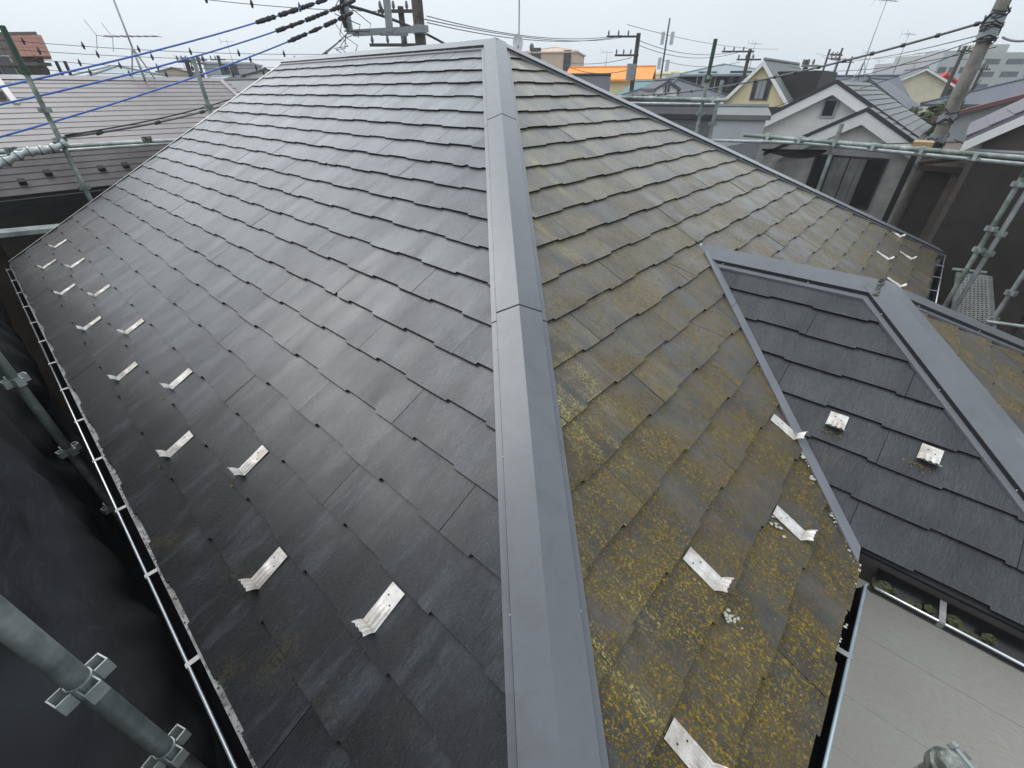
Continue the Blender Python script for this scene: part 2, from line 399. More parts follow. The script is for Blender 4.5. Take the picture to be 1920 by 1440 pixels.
def clip(poly, a, b, c):                    # keep a*u + b*v + c >= 0
    o = []
    n = len(poly)
    for i in range(n):
        p, q = poly[i], poly[(i + 1) % n]; dp = a * p[0] + b * p[1] + c; dq = a * q[0] + b * q[1] + c
        if dp >= 0: o.append(p)
        if (dp >= 0) != (dq >= 0):
            t = dp / (dp - dq); o.append((p[0] + (q[0] - p[0]) * t, p[1] + (q[1] - p[1]) * t))
    return o
def area(poly): return abs(sum(poly[i][0] * poly[(i + 1) % len(poly)][1] - poly[(i + 1) % len(poly)][0] * poly[i][1] for i in range(len(poly)))) / 2
def deck(F, poly, name):
    m = MB(); m.prism([F(u, v, -.001) for u, v in poly], F(0, 0, -.02) - F(0, 0, 0)); return m.build(name, 'deck', house)
deckL = deck(PL, [(0, 0.01), (LY, 0.01), (LY, VT), (H, VT)], 'roof_slope')
deckR = deck(PR, [(0, 0.01), (XE, 0.01), (XR, VTS), (2 * XR - XE, 0.01), (2 * H, 0.01), (H, VT)], 'roof_slope')
deckS = deck(PS, [(YE, 0.01), (0, 0.01), (HW, VTS), (YR1, VTS)], 'roof_slope')
deckE = deck(PE, [(XE, 0.01), (2 * XR - XE, 0.01), (XR, VTS)], 'roof_slope')
mb = MB(); mb.prism([(H, H, S * H - .002), (H, LY, S * H - .002), (2 * H, LY, 0), (2 * H, 0, 0)], (0, 0, -.02))
back = mb.build('roof_slope', 'slate_main', house)
mb = MB(); mb.prism([(XR, YR1, S * HW - .002), (XR, HW, S * HW - .002), (2 * XR - XE, 0, 0), (2 * XR - XE, YE, 0)], (0, 0, -.02))
mb.build('roof_slope', 'slate_extension', house)

rs = random.Random(5)
def slab(F, poly, v0, parent, mat, dw=0., name='shingle'):
    if len(poly) < 3 or area(poly) < 4e-4: return None
    tilt = .0138 / .205
    lift = rs.uniform(-.0006, .0012) + dw; roll = rs.uniform(-.0012, .0012)
    uc = sum(p[0] for p in poly) / len(poly)
    def wtop(u, v): return .0192 - (v - v0) * tilt + lift + roll * (u - uc)
    n = len(poly); m = MB()
    top = [F(u, v, wtop(u, v)) for u, v in poly]; bot = [F(u, v, wtop(u, v) - .0076) for u, v in poly]
    a = V((0, 0, 0))
    for i in range(n): a += top[i].cross(top[(i + 1) % n])
    if a.z < 0: top.reverse(); bot.reverse()
    m.add(top, [tuple(range(n))]); m.cur = 1
    m.add(top + bot, [(i, n + i, n + (i + 1) % n, (i + 1) % n) for i in range(n)] + [tuple(range(2 * n - 1, n - 1, -1))])
    return m.build(name, [mat, 'shingle_edge'], parent)
def courses(F, parent, mat, vmax, j0, tab0, tab1, umin, umax, clips, v_first=0., cracks=()):
    k = 0
    while v_first + k * EXP < vmax - .03:
        v0 = v_first + k * EXP; off = j0[k % 2]
        i = math.floor((umin - off) / .91)
        while off + i * .91 < umax:
            u0, u1 = off + i * .91 + .0008, off + (i + 1) * .91 - .0008; i += 1
            jit = rs.uniform(-.002, .002)
            # stepped lower edge: tabs hang 10 mm lower
            brk = [u0]; n = math.floor((u0 - tab1) / .455)
            while True:
                a, b = tab0 + n * .455, tab1 + n * .455; n += 1
                if a > u1: break
                for x in (a, b):
                    if u0 + .01 < x < u1 - .01: brk.append(x + rs.uniform(-.004, .004))
            brk.append(u1); brk.sort()
            bot = []
            for q in range(len(brk) - 1):
                mid = (brk[q] + brk[q + 1]) / 2; ph = (mid - tab0) % .455
                low = 0 if ph < (tab1 - tab0) else .0105
                vv = v0 + jit + low - .004 + rs.uniform(-.0006, .0006)
                bot += [(brk[q] + (.001 if q else 0), vv), (brk[q + 1] - .001, vv)]
            v1 = min(v0 + .204, vmax)
            poly = bot + [(u1, v1), (u0, v1)]
            if rs.random() < .10:
                sd = rs.choice((-1, 1)); uu = u0 if sd > 0 else u1; cx, cy = rs.uniform(.02, .05), rs.uniform(.010, .024)
                a, b = sd * cy, cx; poly = clip(poly, a, b, -(a * uu + b * (v0 - .004)) - cx * cy)
            for cl in clips:
                pc = poly
                for (a, b, c) in cl:
                    pc = clip(pc, a, b, c)
                    if len(pc) < 3: break
                if len(pc) < 3: continue
                cu = [c for c in cracks if c[0] == k and min(p[0] for p in pc) < c[1] < max(p[0] for p in pc)]
                if cu:
                    _, uc, du, dw = cu[0]
                    # crack line through (uc, v0) and (uc + du, v0 + EXP)
                    a, b = EXP, -du; c0 = -(a * uc + b * v0); g = .0022 * math.hypot(a, b)
                    slab(F, clip(pc, a, b, c0 - g), v0, parent, mat); slab(F, clip(pc, -a, -b, -c0 - g), v0, parent, mat, dw)
                else: slab(F, pc, v0, parent, mat)
        k += 1
G = .012                                    # stop just short of the hip line, under the cap
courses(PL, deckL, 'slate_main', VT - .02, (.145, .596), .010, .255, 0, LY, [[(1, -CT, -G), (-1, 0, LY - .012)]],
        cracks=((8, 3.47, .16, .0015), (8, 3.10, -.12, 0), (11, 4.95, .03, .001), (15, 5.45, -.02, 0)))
courses(PR, deckR, 'slate_mossy', VT - .02, (.24, .695), .124, .367, 0, 2 * H,
        [[(1, -CT, -G), (-1, 0, XR), (-1, CT, XE - .078)], [(1, -CT, -G), (-1, -CT, 2 * H - G), (1, 0, -XR), (1, CT, -(2 * XR - XE) - .06)]],
        cracks=((8, 2.66, .05, .0012), (7, 2.62, -.1, .0), (5, 2.32, -.10, .0012), (9, 4.6, .14, .002), (6, 4.4, .1, .0015)))
courses(PS, deckS, 'slate_extension', VTS - .01, (.06, .515), .30, .545, YE, HW, [[(-1, CT, -.004), (1, -CT, -YE - G)]], v_first=.022)
courses(PE, deckE, 'slate_mossy', VTS - .01, (.2, .655), .12, .365, XE, 2 * XR - XE, [[(1, -CT, -XE - G), (-1, -CT, 2 * XR - XE - G)]], v_first=.022)

# ------------------------------------------------------------------ metal caps
def cap_run(P0, P1, side_a, side_b, slope_a, slope_b, seams, half=.092, name='hip_cap', crest=.039, drop=.039, fl=.021, seam_mat=None, extra=0., ends=(0, 0)):
    """P0 upper end, P1 lower end of the line where the roof planes meet; side_a / side_b horizontal unit vectors"""
    P0, P1 = V(P0), V(P1); Lt = (P1 - P0).length; dr = (P1 - P0) / Lt
    def sec(t, lift):
        c = P0 + dr * t; o = []
        for sd_, sl_, sg in ((side_a, slope_a, 1), (side_b, slope_b, -1)):
            e = c + sd_ * half + V((0, 0, -sl_ * half + drop + lift))
            o.append((sd_, sl_, e))
        top = c + V((0, 0, crest + lift)); return top, o
    cuts = [0] + list(seams) + [Lt]
    for i in range(len(cuts) - 1):
        a, b = cuts[i], cuts[i + 1]
        g0 = .0030 if i else 0; g1 = .0030 if i < len(cuts) - 2 else 0
        lift = extra + .0022 * (len(cuts) - 2 - i)
        m = MB(); secs = []
        for t_ in (a + g0, b - g1):
            top, o = sec(t_, lift); dn = V((0, 0, -.003))
            sk = 0.
            secs.append([o[0][2] + dn, o[0][2], top, o[1][2], o[1][2] + dn])
        m.loft(secs); m.add([*secs[0], *secs[1]], [(0, 1, 2, 3, 4), (9, 8, 7, 6, 5)])
        piece = m.build(name, ['cap_metal'], house)
        # side strip (dark, nailed) just proud of the fold, and flange lying on the shingles
        for q in (0, 1):
            m = MB(); m2 = MB(); m3 = MB(); sd_, sl_, _ = sec(0, 0)[1][q]
            ra = []; rb = []
            sh = .026 if i else 0.; sh1 = .026 if i < len(cuts) - 2 else 0.
            for t_ in (a + g0 + sh, b - g1 + sh1):
                c = P0 + dr * t_; e = c + sd_ * (half + .0006) + V((0, 0, -sl_ * half + drop + lift - .002)); e2 = c + sd_ * (half + .0006) + V((0, 0, -sl_ * half + .0265))
                e3 = c + sd_ * (half + fl) + V((0, 0, -sl_ * (half + fl) + .0255)); e4 = e3 + V((0, 0, -.012))
                ra.append([e, e2]); rb.append([e2, e3, e4])
            m.loft(ra); m.build('side_strip', ['cap_dark'] if name != 'hip_cap_near' else ['cap_metal'], piece)
            m2.loft(rb); m2.build('flange', ['cap_metal'], piece)
            t_ = a + .18
            while t_ < b - .05:
                c = P0 + dr * t_ + sd_ * (half + .001) + V((0, 0, -sl_ * half + .030)); m3.blob(c, .0035, .0035, .0035, 1, 6, 4, 0); t_ += .455
            if m3.v: stuff(m3.build('nails', 'steel_bright', piece))
R2 = math.sqrt(.5); AP = V((H, H, S * H))
nl = V((-R2, R2, 0)); nr = V((R2, -R2, 0)); SLH = S * R2
HL = AP.length
cap_run(AP, V((0, 0, 0)), nl, nr, SLH, SLH, [1.40, 3.11], name='hip_cap', extra=.003)
cap_run(AP + V((0, -.03, 0)), V((H, LY, S * H)), V((-1, 0, 0)), V((1, 0, 0)), S, S, [.36, 2.12], name='ridge_cap', half=.100, crest=.034, drop=.040)
cap_run(AP, V((2 * H, 0, 0)), V((-R2, -R2, 0)), V((R2, R2, 0)), SLH, SLH, [2.7], name='hip_cap', half=.092, drop=.040, crest=.036)
ER = V((XR, YR1, S * HW))
cap_run(V((XR, HW + .05, S * HW)), ER, V((-1, 0, 0)), V((1, 0, 0)), S, S, [], name='ridge_cap', half=.095, crest=.042, drop=.046)
cap_run(ER, V((XE, YE, 0)), nl, nr, SLH, SLH, [], name='hip_cap', half=.092, crest=.042, drop=.044, extra=.003)
cap_run(ER, V((2 * XR - XE, YE, 0)), V((-R2, -R2, 0)), V((R2, R2, 0)), SLH, SLH, [], name='hip_cap', half=.088, crest=.040, drop=.044)
# sealant smeared over the mitre of the extension's caps and the lead scrap at its valley end
mb = MB()
for i in range(26):
    f = i / 25; p = ER + V((-.105 * (1 - f) * 1.0 + .0 * f, .004, .052 - .055 * (1 - f)))
    mb.blob(p + V((rs.uniform(-.004, .004), rs.uniform(-.008, .008), -.003)), .009, .008, .003, i, 6, 4, .4)
stuff(mb.build('sealant', 'debris', house))
mb = MB(); e0 = V((XR, HW + .05, S * HW))
mb.prism([e0 + V((-.10, .0, -.01)), e0 + V((.0, .0, .048)), e0 + V((-.03, .10, .03)), e0 + V((-.12, .06, .0))], (0, 0, -.003)); mb.build('end_flashing', 'verge_metal', house)
# valley metal
m = MB(); vd = V((HW, HW, S * HW)); pn = V((-R2, R2, 0))
secs = []
for f in (0, .999):
    b = V((XE, 0, 0)) + vd * f
    q = V((-.082, 0, 0)); zz = .020
    secs.append([b + q + V((0, 0, .010)), b + q + V((0, 0, zz + .006)), b + V((0, .004, zz + .008)), b + V((.012, 0, .006))])
m.loft(secs); m.build('valley_flashing', 'valley_metal', house)
m = MB(); b = V((XE, 0, 0)) + vd * .735
m.box(b + V((-.0825, 0, .0268)), V((.080, .004, .002)), V((.002, .002, .001)), V((0, 0, .0006))); m.build('valley_seam', 'cap_dark', house)
# verge trim on the gable end
m = MB()
secs = [[PL(LY - .015, v, .020), PL(LY + .022, v, .020), PL(LY + .022, v, -.06), PL(LY - .015, v, -.06)] for v in (-.01, VT)]
m.loft(secs, True, True); m.build('verge_trim', 'verge_metal', house)
m = MB()
secs = [[PL(LY - .017, v, .0215), PL(LY - .006, v, .0215), PL(LY - .006, v, .012), PL(LY - .017, v, .012)] for v in (-.012, VT * .62)]
m.loft(secs, True, True); m.build('verge_drip', 'black_part', house)

# ------------------------------------------------------------------ gutters
def gutter(p0, p1, out, rim_mat, brackets, rim_off=.052, z=-.022, depth=.062):
    """p0-p1 run along the eave, out = horizontal unit vector away from the house"""
    p0, p1, out = V(p0), V(p1), V(out); m = MB(); secs = []
    for p in (p0, p1):
        q = []
        for i in range(9):
            a = math.pi * i / 8; c = p + out * (rim_off - .05) + V((0, 0, z))
            q.append(c + out * (.05 * math.cos(a)) + V((0, 0, -depth * math.sin(a))))
        for i in range(8, -1, -1):
            a = math.pi * i / 8; c = p + out * (rim_off - .05) + V((0, 0, z))
            q.append(c + out * (.0525 * math.cos(a)) + V((0, 0, -(depth + .0025) * math.sin(a))))
        secs.append(q)
    m.loft(secs, True, True); g = m.build('gutter', 'gutter_black', house, True, 40)
    m = MB(); m.tube([p0 + out * (rim_off + .002) + V((0, 0, z)), p1 + out * (rim_off + .002) + V((0, 0, z))], .0052, 8); m.build('rim', rim_mat, g, True)
    L = (p1 - p0).length; dr = (p1 - p0) / L
    for t_ in brackets:
        b = p0 + dr * t_; m = MB()
        m.box(b + out * (rim_off + .006) + V((0, 0, z + .003)) - dr * .009, out * -.10, dr * .018, V((0, 0, .0025)))
        m.box(b + out * (rim_off + .006) + V((0, 0, z + .003)) - dr * .009, out * .003, dr * .018, V((0, 0, -.022))); m.build('bracket', 'bracket_metal', g)
    return g
gl = gutter((-.004, .0, 0), (-.004, 7.03, 0), (-1, 0, 0), 'gutter_rim', [1.05 + .455 * i for i in range(14)], rim_off=.052)
gr = gutter((.0, 0, 0), (XE - .11, 0, 0), (0, -1, 0), 'gutter_rim_blue', [.90, 1.36], rim_off=.046, z=-.028)
gs = gutter((XE, -.075, 0), (XE, YE - .02, 0), (-1, 0, 0), 'gutter_rim', [.19, .62], rim_off=.095, z=-.034)
gf = gutter((2 * XR - XE + .3, 0, 0), (2 * H, 0, 0), (0, -1, 0), 'gutter_rim', [.5 + .455 * i for i in range(5)], rim_off=.085, z=-.03)
m = MB(); m.abox(-.022, .02, .02, LY - .05, -.0095, -.006); m.abox(-.024, -.022, .02, LY - .05, -.030, -.006); m.build('drip_edge', 'drip_metal', house)
# leaf litter, grit and moss in the gutters, lichen along the eaves
def scatter(name, matn, n, fn, parent, rx, seed):
    r = random.Random(seed); m = MB()
    for i in range(n):
        p, k = fn(r); s_ = rx * k * r.uniform(.5, 1.5); m.blob(p, s_, s_ * r.uniform(.6, 1.4), s_ * r.uniform(.25, .6), r.random(), 6, 4, .4)
    return stuff(m.build(name, matn, parent))
scatter('debris', 'debris', 1100, lambda r: ((lambda y: (V((-.012 + r.uniform(-.010, .010), y, -.006)), .55 + .55 * noise.noise(V((y * 3, 0, 0)))))(r.uniform(.9, 6.9))), gl, .0042, 3)
scatter('debris', 'moss', 90, lambda r: (V((-.03 + r.uniform(-.02, .02), r.uniform(.9, 6.9), -.08 + r.uniform(-.006, .006))), 1), gl, .010, 4)
scatter('lichen', 'lichen', 70, lambda r: ((lambda k: (V((1.28 + .42 * k + r.uniform(-.03, .03), .012 + r.gauss(0, .010), .016)), .6 + k * .5))(r.random() ** .6)), gr, .0060, 5)
scatter('moss_clump', 'moss', 26, lambda r: (V((XE - .05 + r.uniform(-.03, .03), r.uniform(-.42, -.08), -.075 + r.uniform(0, .02))), 1.2), gs, .013, 6)
scatter('lichen', 'lichen', 46, lambda r: ((lambda k: (PR(XE - .085 + k * CT + r.uniform(-.03, .008), k, .016), .55 + .6 * (.27 < k < .36)))(r.choice([r.uniform(.0, .08), r.uniform(.12, .17), r.uniform(.27, .37), r.uniform(.34, .37), r.uniform(.4, .75)]))), deckR, .0065, 7)
scatter('lichen', 'lichen', 44, lambda r: (PR(r.choice([1.10, 1.10, 1.55, 2.02]) + r.gauss(0, .014), r.choice([.34, .33]) + r.gauss(0, .018), .016), .8), deckR, .0055, 8)
# moss tufts standing on the mossy slope, thickest along the lower edges of the slates and below the guards
def tuft(r):
    for _ in range(60):
        v = r.uniform(.0, 1.7); u = r.uniform(v * CT + .14, XE - .09 + v * CT)
        if u > 3.0: continue
        k = int(v / EXP); e = (v - k * EXP); n_ = noise.noise(V((u * 5, v * 6, 2))) + .35 * noise.noise(V((u * 17, v * 17, 5)))
        if n_ > .10 - .25 * (e < .03) and r.random() < 1.15 - v * .55: return PR(u, v, .0195 - e * .0673 - .0004), 1.0
    return PR(1.2, .1, .012), .5
MOSSDEF = plain('moss_gold', (.20, .138, .030), .95, var=.5, scale=70, c2=(.11, .078, .022), bump=.4, bscale=220)
scatter('moss_tufts', 'moss_gold', 2600, tuft, deckR, .0028, 12)
scatter('moss_tufts', 'moss_gold', 260, lambda r: (lambda g: (PL(g[0] + r.gauss(0, .022), g[1] - .015 - abs(r.gauss(0, .022)), .014), .9))(r.choice([(1.055, .41), (1.505, .226), (1.965, .41), (2.44, .226), (2.88, .41)])), deckL, .0036, 13)
scatter('moss_tufts', 'moss_gold', 90, lambda r: (PS(r.choice([.24, -.085]) + r.gauss(0, .03), .452 - abs(r.gauss(0, .016)), .014), .9), deckS, .0036, 14)

# ------------------------------------------------------------------ snow guards
def guard_mesh(name, ln=.124, lip=.036, wd=.058):
    m = MB(); nc = 24; path = []
    for i in range(11): f = i / 10; path.append((ln * (1 - f), .0, f, 0))
    for i in range(1, 7): f = i / 6; path.append((-.016 * f + .003 * math.sin(f * 3), lip * f + .002, 1, f))
    top = []; bot = []
    for (v, wv, f, g) in path:
        ta = []; tb = []
        fl = 1 + .08 * g * g
        for j in range(nc + 1):
            x = (j / nc - .5); rib = 0
            if f > .48:
                k = (x * 1.0 + .5) * 3.6 - .3; ph = k % 1.0
                if 0 <= k < 3: rib = max(0, math.sin(math.pi * ph)) ** 1.0 * .0052 * min(1, (f - .48) / .12)
            n_v, n_w = (0, 1) if g == 0 else (1, .3)
            endwob = .0015 * math.sin(j * 1.1) * (g > .95)
            ta.append((x * wd * fl, v + n_v * rib * .9, wv + n_w * rib + endwob)); tb.append((x * wd * fl, v + n_v * (rib * .9 - .0014), wv + n_w * rib - (.0014 if g == 0 else .0004) + endwob))
        top.append(ta); bot.append(tb)
    m.loft(top); m.loft([list(reversed(q)) for q in bot])
    n = len(path)
    for e in (0, nc): m.loft([[top[i][e], bot[i][e]] for i in range(n)])
    for e in (0, n - 1): m.loft([top[e], bot[e]])
    m.cur = 1
    for x, v in ((-.012, ln * .74), (.013, ln * .60)):
        m.add([(x + .0028 * math.cos(a * math.pi / 4), v + .0028 * math.sin(a * math.pi / 4), .0006) for a in range(8)], [tuple(range(8))])
    return m.mesh(name, ['steel_bright', 'hole'], True)
gm = guard_mesh('snow_guard'); gm.set_sharp_from_angle(angle=math.radians(50))
gmw = guard_mesh('snow_guard_wide', .080, .032, .070); gmw.set_sharp_from_angle(angle=math.radians(50))
def face_matrix(F, u, v, wv, rz=0.):
    o = F(u, v, wv); eu = (F(1, 0, 0) - F(0, 0, 0)); ev = (F(0, 1, 0) - F(0, 0, 0)); ew = (F(0, 0, 1) - F(0, 0, 0))
    if eu.cross(ev).dot(ew) < 0: eu = -eu
    Mx = Matrix(((eu.x, ev.x, ew.x, o.x), (eu.y, ev.y, ew.y, o.y), (eu.z, ev.z, ew.z, o.z), (0, 0, 0, 1)))
    return Mx @ Matrix.Rotation(rz, 4, 'Z') @ Matrix.Rotation(-.040, 4, 'X')
GL = .130
for i in range(7): inst(gm, 'snow_guard', face_matrix(PL, 1.055 + .91 * i + (.04 if i == 5 else 0), 3 * EXP - .138, .0185, rs.uniform(-.03, .03)), house)
for i in range(6): inst(gm, 'snow_guard', face_matrix(PL, 1.505 + .92 * i + .012 * i, 2 * EXP - .138, .0185, rs.uniform(-.03, .03)), house)
for u, k in ((1.147, 3), (2.075, 3), (5.33, 3), (6.31, 3), (.712, 2), (1.612, 2), (5.83, 2), (4.88, 2)):
    inst(gm, 'snow_guard', face_matrix(PR, u, k * EXP - .138, .0185, rs.uniform(-.03, .03)), house)
for u in (.240, -.085): inst(gmw, 'snow_guard', face_matrix(PS, u, 3 * EXP + .022 - .096, .0185, rs.uniform(-.02, .02)), house)

# ------------------------------------------------------------------ walls of the house
m = MB(); m.abox(.42, 6.5, .42, LY - .12, GROUND, -.02); m.build('wall', 'wall_beige', house)
m = MB(); m.prism([(.1, LY - .12, -.02), (6.8, LY - .12, -.02), (H, LY - .12, S * H - .08)], (0, -.06, 0)); m.build('gable', 'wall_beige', house)
WX = 1.945
m = MB(); m.abox(WX + .02, 4.05, YE + .03, .42, GROUND, -.06); extw = m.build('wall', 'soffit', house)
z = -.5715
while z > GROUND:
    pass; break
zs = [-.10, -.5715, -1.026, -1.481, -1.936, -2.391, -2.846, -3.30, -3.755, -4.21, -4.665, -5.12, -5.575]
for i in range(len(zs) - 1):
    m = MB(); m.abox(WX + .001 * (i % 2), WX + .03, YE + .012, .415, zs[i + 1] + .0022, zs[i] - .0022); m.build('siding_board', 'siding', extw)
m = MB(); m.abox(WX - .012, WX + .03, YE + .010, .40, -.135, -.095); m.build('wall_trim', 'verge_metal', extw)
m = MB(); m.abox(.03, .06, .03, LY, -.15, -.012); m.abox(.03, XE, .03, .06, -.15, -.013); m.abox(.06, .41, .06, LY, -.16, -.14); m.abox(.06, XE + .1, .06, .41, -.161, -.141)
m.abox(XE + .02, XE + .045, YE, -.01, -.14, -.012); m.abox(XE + .046, WX + .02, YE, .06, -.15, -.13); m.build('eave_board', 'soffit', house)

# ================================================================== SCAFFOLDING
def socket(m, c, ang=0., r=.0243, up=.044):
    c = V(c)
    for k in range(4):
        a = ang + k * math.pi / 2; o = V((math.cos(a), math.sin(a), 0)); s_ = V((-o.y, o.x, 0)); b = c + o * (r + .001)
        for sg in (-1, 1): m.cbox(b + o * .014 + s_ * (.017 * sg), o * .014, s_ * .0016, V((0, 0, up / 2)))
        m.cbox(b + o * .0285, o * .0016, s_ * .0186, V((0, 0, up / 2)))
    m.tube([c - V((0, 0, up / 2)), c + V((0, 0, up / 2))], r + .0035, 12)
def spost(par, x, y, z0, z1, sockets, mat='galv', ang=0., smat=None):
    m = MB(); m.tube([(x, y, z0), (x, y, z1)], .0243, 16); o = m.build('post', mat, par, True, 40)
    for zz in sockets:
        m = MB(); socket(m, (x, y, zz), ang); m.build('socket', smat or mat, o)
    return o
# along the dark eave
sc = thing('scaffold', 'galvanised scaffold posts standing beside the bracketed gutter of the dark slope', 'scaffold', (-.2, 2.5, GROUND))
spost(sc, -.192, 1.385, GROUND, 1.2, [.312 - .45 * i for i in range(-1, 8)], 'galv', .38, 'galv_light')
spost(sc, -.192, 3.72, GROUND, 1.3, [.142 - .52 * i for i in range(-1, 8)], 'galv', .38, 'galv_light')
m = MB(); m.tube([(-.20, 1.40, -2.1), (-.20, 3.7, -2.1)], .0215, 10); m.build('ledger', 'galv', sc, True, 40)
m = MB(); m.abox(-.28, -.02, 1.5, 3.6, -2.08, -2.05); m.build('walkway', 'galv', sc)
# the near corner post whose top shows in front of the beige wall
c0 = CAM + ray(1786, 1431).normalized() * 1.6
sc = thing('scaffold_post', 'mossy scaffold post top with an old pipe clamp in front of the beige siding', 'scaffold post', (c0.x, c0.y, GROUND))
m = MB(); m.tube([(c0.x, c0.y, GROUND), (c0.x, c0.y, c0.z)], .0243, 20); m.build('post', 'clamp_old', sc, True, 40)
m = MB(); m.tube([(c0.x, c0.y, c0.z - .001), (c0.x, c0.y, c0.z + .004)], [.0243, .0225], 20); m.build('post_cap', 'clamp_old', sc, True, 40)
m = MB(); hx = V((.80, -.60, 0)); hy = V((.60, .80, 0)); c1 = V((c0.x, c0.y, c0.z - .034))
secs = []
for k in range(25):
    a = 2 * math.pi * k / 24; rr = .0345 + .004 * math.sin(2 * a); o = hx * math.cos(a) + hy * math.sin(a)
    secs.append([c1 + o * .0246 + V((0, 0, .017)), c1 + o * rr + V((0, 0, .014)), c1 + o * rr + V((0, 0, -.014)), c1 + o * .0246 + V((0, 0, -.017))])
m.loft(secs)
m.cbox(c1 + hx * .052 + V((0, 0, -.012)), hx * .026, hy * .016, V((0, 0, .012)))
m.build('clamp', 'clamp_old', sc, True, 40)
m = MB(); m.tube([c1 + hx * .062 - hy * .028, c1 + hx * .062 + hy * .032], .0065, 8); m.tube([c1 + hx * .062 + hy * .024, c1 + hx * .062 + hy * .034], .011, 6); m.build('bolt', 'galv', sc)
m = MB(); a = c1 + hx * .085 + V((0, 0, -.01)); m.tube([a + V((-.10, -.13, -.02)), a + V((.9, 1.1, -.02)) * .12, ], .0243, 14)
# behind the gable verge
YV = 7.75
sc = thing('scaffold', 'weathered scaffold of two posts and pipes behind the verge, before the mauve roof', 'scaffold', (1.6, YV, GROUND))
pA = onY(86, 210, YV)
zA = onY(8, 48, YV).z
spost(sc, pA.x, YV, GROUND, zA - .34, [onY(*q, YV).z for q in ((85, 207), (112, 262), (155, 352))] + [-.5, -1.0], 'galv_green', .3, 'galv')
m = MB(); m.tube([(pA.x, YV, zA - .36), (pA.x, YV, zA)], .026, 12); m.tube([(pA.x, YV, zA - .40), (pA.x, YV, zA - .33)], .036, 12); m.build('post_sleeve', 'green_paint', sc, True, 40)
pB = onY(380, 165, YV)
spost(sc, pB.x, YV, GROUND, onY(362, 108, YV).z, [onY(386, 200, YV).z, .4, -.1], 'galv', .3)
m = MB()
m.tube([onY(-60, 291, YV + .06), onY(0, 285, YV + .06), onY(112, 275, YV + .06), onY(230, 268, YV + .06), onY(420, 258, YV + .06)], .0215, 10); m.build('ledger', 'galv_light', sc, True, 40)
m = MB(); m.tube([onY(-60, 300, YV + .14), onY(120, 283, YV + .14), onY(330, 268, YV + .14)], .017, 8); m.build('ledger', 'galv_light', sc, True, 40)
m = MB(); a = onY(-80, 445, YV - .1); b = onY(130, 425, YV - .1); m.box(a + V((0, 0, -.045)), b - a, (0, .25, 0), (0, 0, .045)); m.build('walkway', 'galv_light', sc)
for q in ((110, 272), (22, 283), (276, 262)):
    m = MB(); socket(m, onY(*q, YV + .05), .4, .020, .07); m.build('clamp', 'clamp_old', sc)
# rolled up net tied to the pipe
m = MB(); pts = []; rr = []
for i in range(40):
    f = i / 39; p = onY(-40 + 165 * f, 318 - 52 * f + 4 * math.sin(f * 9), YV - .05); pts.append(p); rr.append(.038 + .012 * math.sin(f * 46) + .004 * math.sin(f * 110))
m.tube(pts, rr, 10); ro = m.build('rolled_net', 'galv_light', None, True)
tag(ro, 'pale rolled-up sheet tied along the scaffold pipe behind the verge', 'rolled sheet')
m = MB()
for i in range(2, 39, 5): m.tube([pts[i], pts[i] + (pts[i + 1] - pts[i]) * .35], rr[i] + .006, 10)
m.build('tie', 'black_part', ro)
# beyond the far hip
XV = 7.45
sc = thing('scaffold', 'scaffold of green-topped posts and long pipes between the far hip and the white gabled house', 'scaffold', (XV, 2.0, GROUND))
for (px, py, tx, ty, socks, grn) in ((1320, 180, 1337, 75, ((1313, 213), (1325, 145)), True), (1340, 215, 1354, 150, ((1337, 232),), False), (1556, 295, 1577, 232, ((1568, 262), (1560, 283)), False)):
    p = onX(px, py, XV); zt = onX(tx, ty, XV).z
    spost(sc, p.x, p.y, GROUND, zt, [onX(*q, XV).z for q in socks], 'galv_green' if grn else 'galv', .5, 'galv')
    if grn:
        m = MB(); zg = onX(1325, 148, XV).z; m.tube([(p.x, p.y, zg), (p.x, p.y, zt + .01)], .0262, 12); m.tube([(p.x, p.y, zg - .04), (p.x, p.y, zg + .05)], .04, 12); m.build('post_sleeve', 'green_paint', sc, True, 40)
def pipe(par, pts, r, mat, x=None, name='ledger', n=10):
    m = MB(); m.tube([onX(*q, x) for q in pts], r, n); return m.build(name, mat, par, True, 40)
pipe(sc, [(1395, 253), (1990, 302)], .0243, 'galv_green', XV - .06)
pipe(sc, [(1300, 262), (1500, 268), (1990, 315)], .0200, 'galv_light', XV + .06)
pipe(sc, [(1120, 181), (1362, 188)], .0243, 'galv_green', XV - .06)
pipe(sc, [(1110, 192), (1345, 196)], .0180, 'galv_light', XV + .08)
for q in ((1441, 257), (1500, 262), (1566, 267), (1637, 275), (1728, 282), (1828, 293), (1340, 187)):
    m = MB(); socket(m, onX(*q, XV - .03), .0, .024, .075); m.build('clamp', 'galv_light', sc)
sc = thing('scaffold', 'scaffold bay with expanded metal walkway and paired posts beyond the far eave', 'scaffold', (XV, -.6, GROUND))
for px, py, zt, socks, mt in ((1879, 395, 1.0, ((1868, 430), (1848, 470), (1905, 345)), 'galv_green'), (1875, 440, .95, ((1872, 438), (1852, 475)), 'galv_light'), (1885, 565, .5, ((1890, 548), (1862, 598)), 'galv_light')):
    x = XV if px != 1875 else XV + .05
    p = onX(px, py, x); spost(sc, p.x, p.y, GROUND, zt, [onX(*q, x).z for q in socks] + [-1.2, -1.7], mt, .6, 'galv_light')
m = MB(); q1 = onX(1915, 318, XV); m.tube([(q1.x, onX(1879, 395, XV).y, .72), (q1.x, onX(1879, 395, XV).y, 1.02)], .030, 12); m.build('post_sleeve', 'green_paint', sc, True, 40)
pipe(sc, [(1850, 603), (1990, 622)], .0215, 'galv_light', XV - .1)
pipe(sc, [(1785, 505), (1850, 512)], .0215, 'galv', XV + .2)
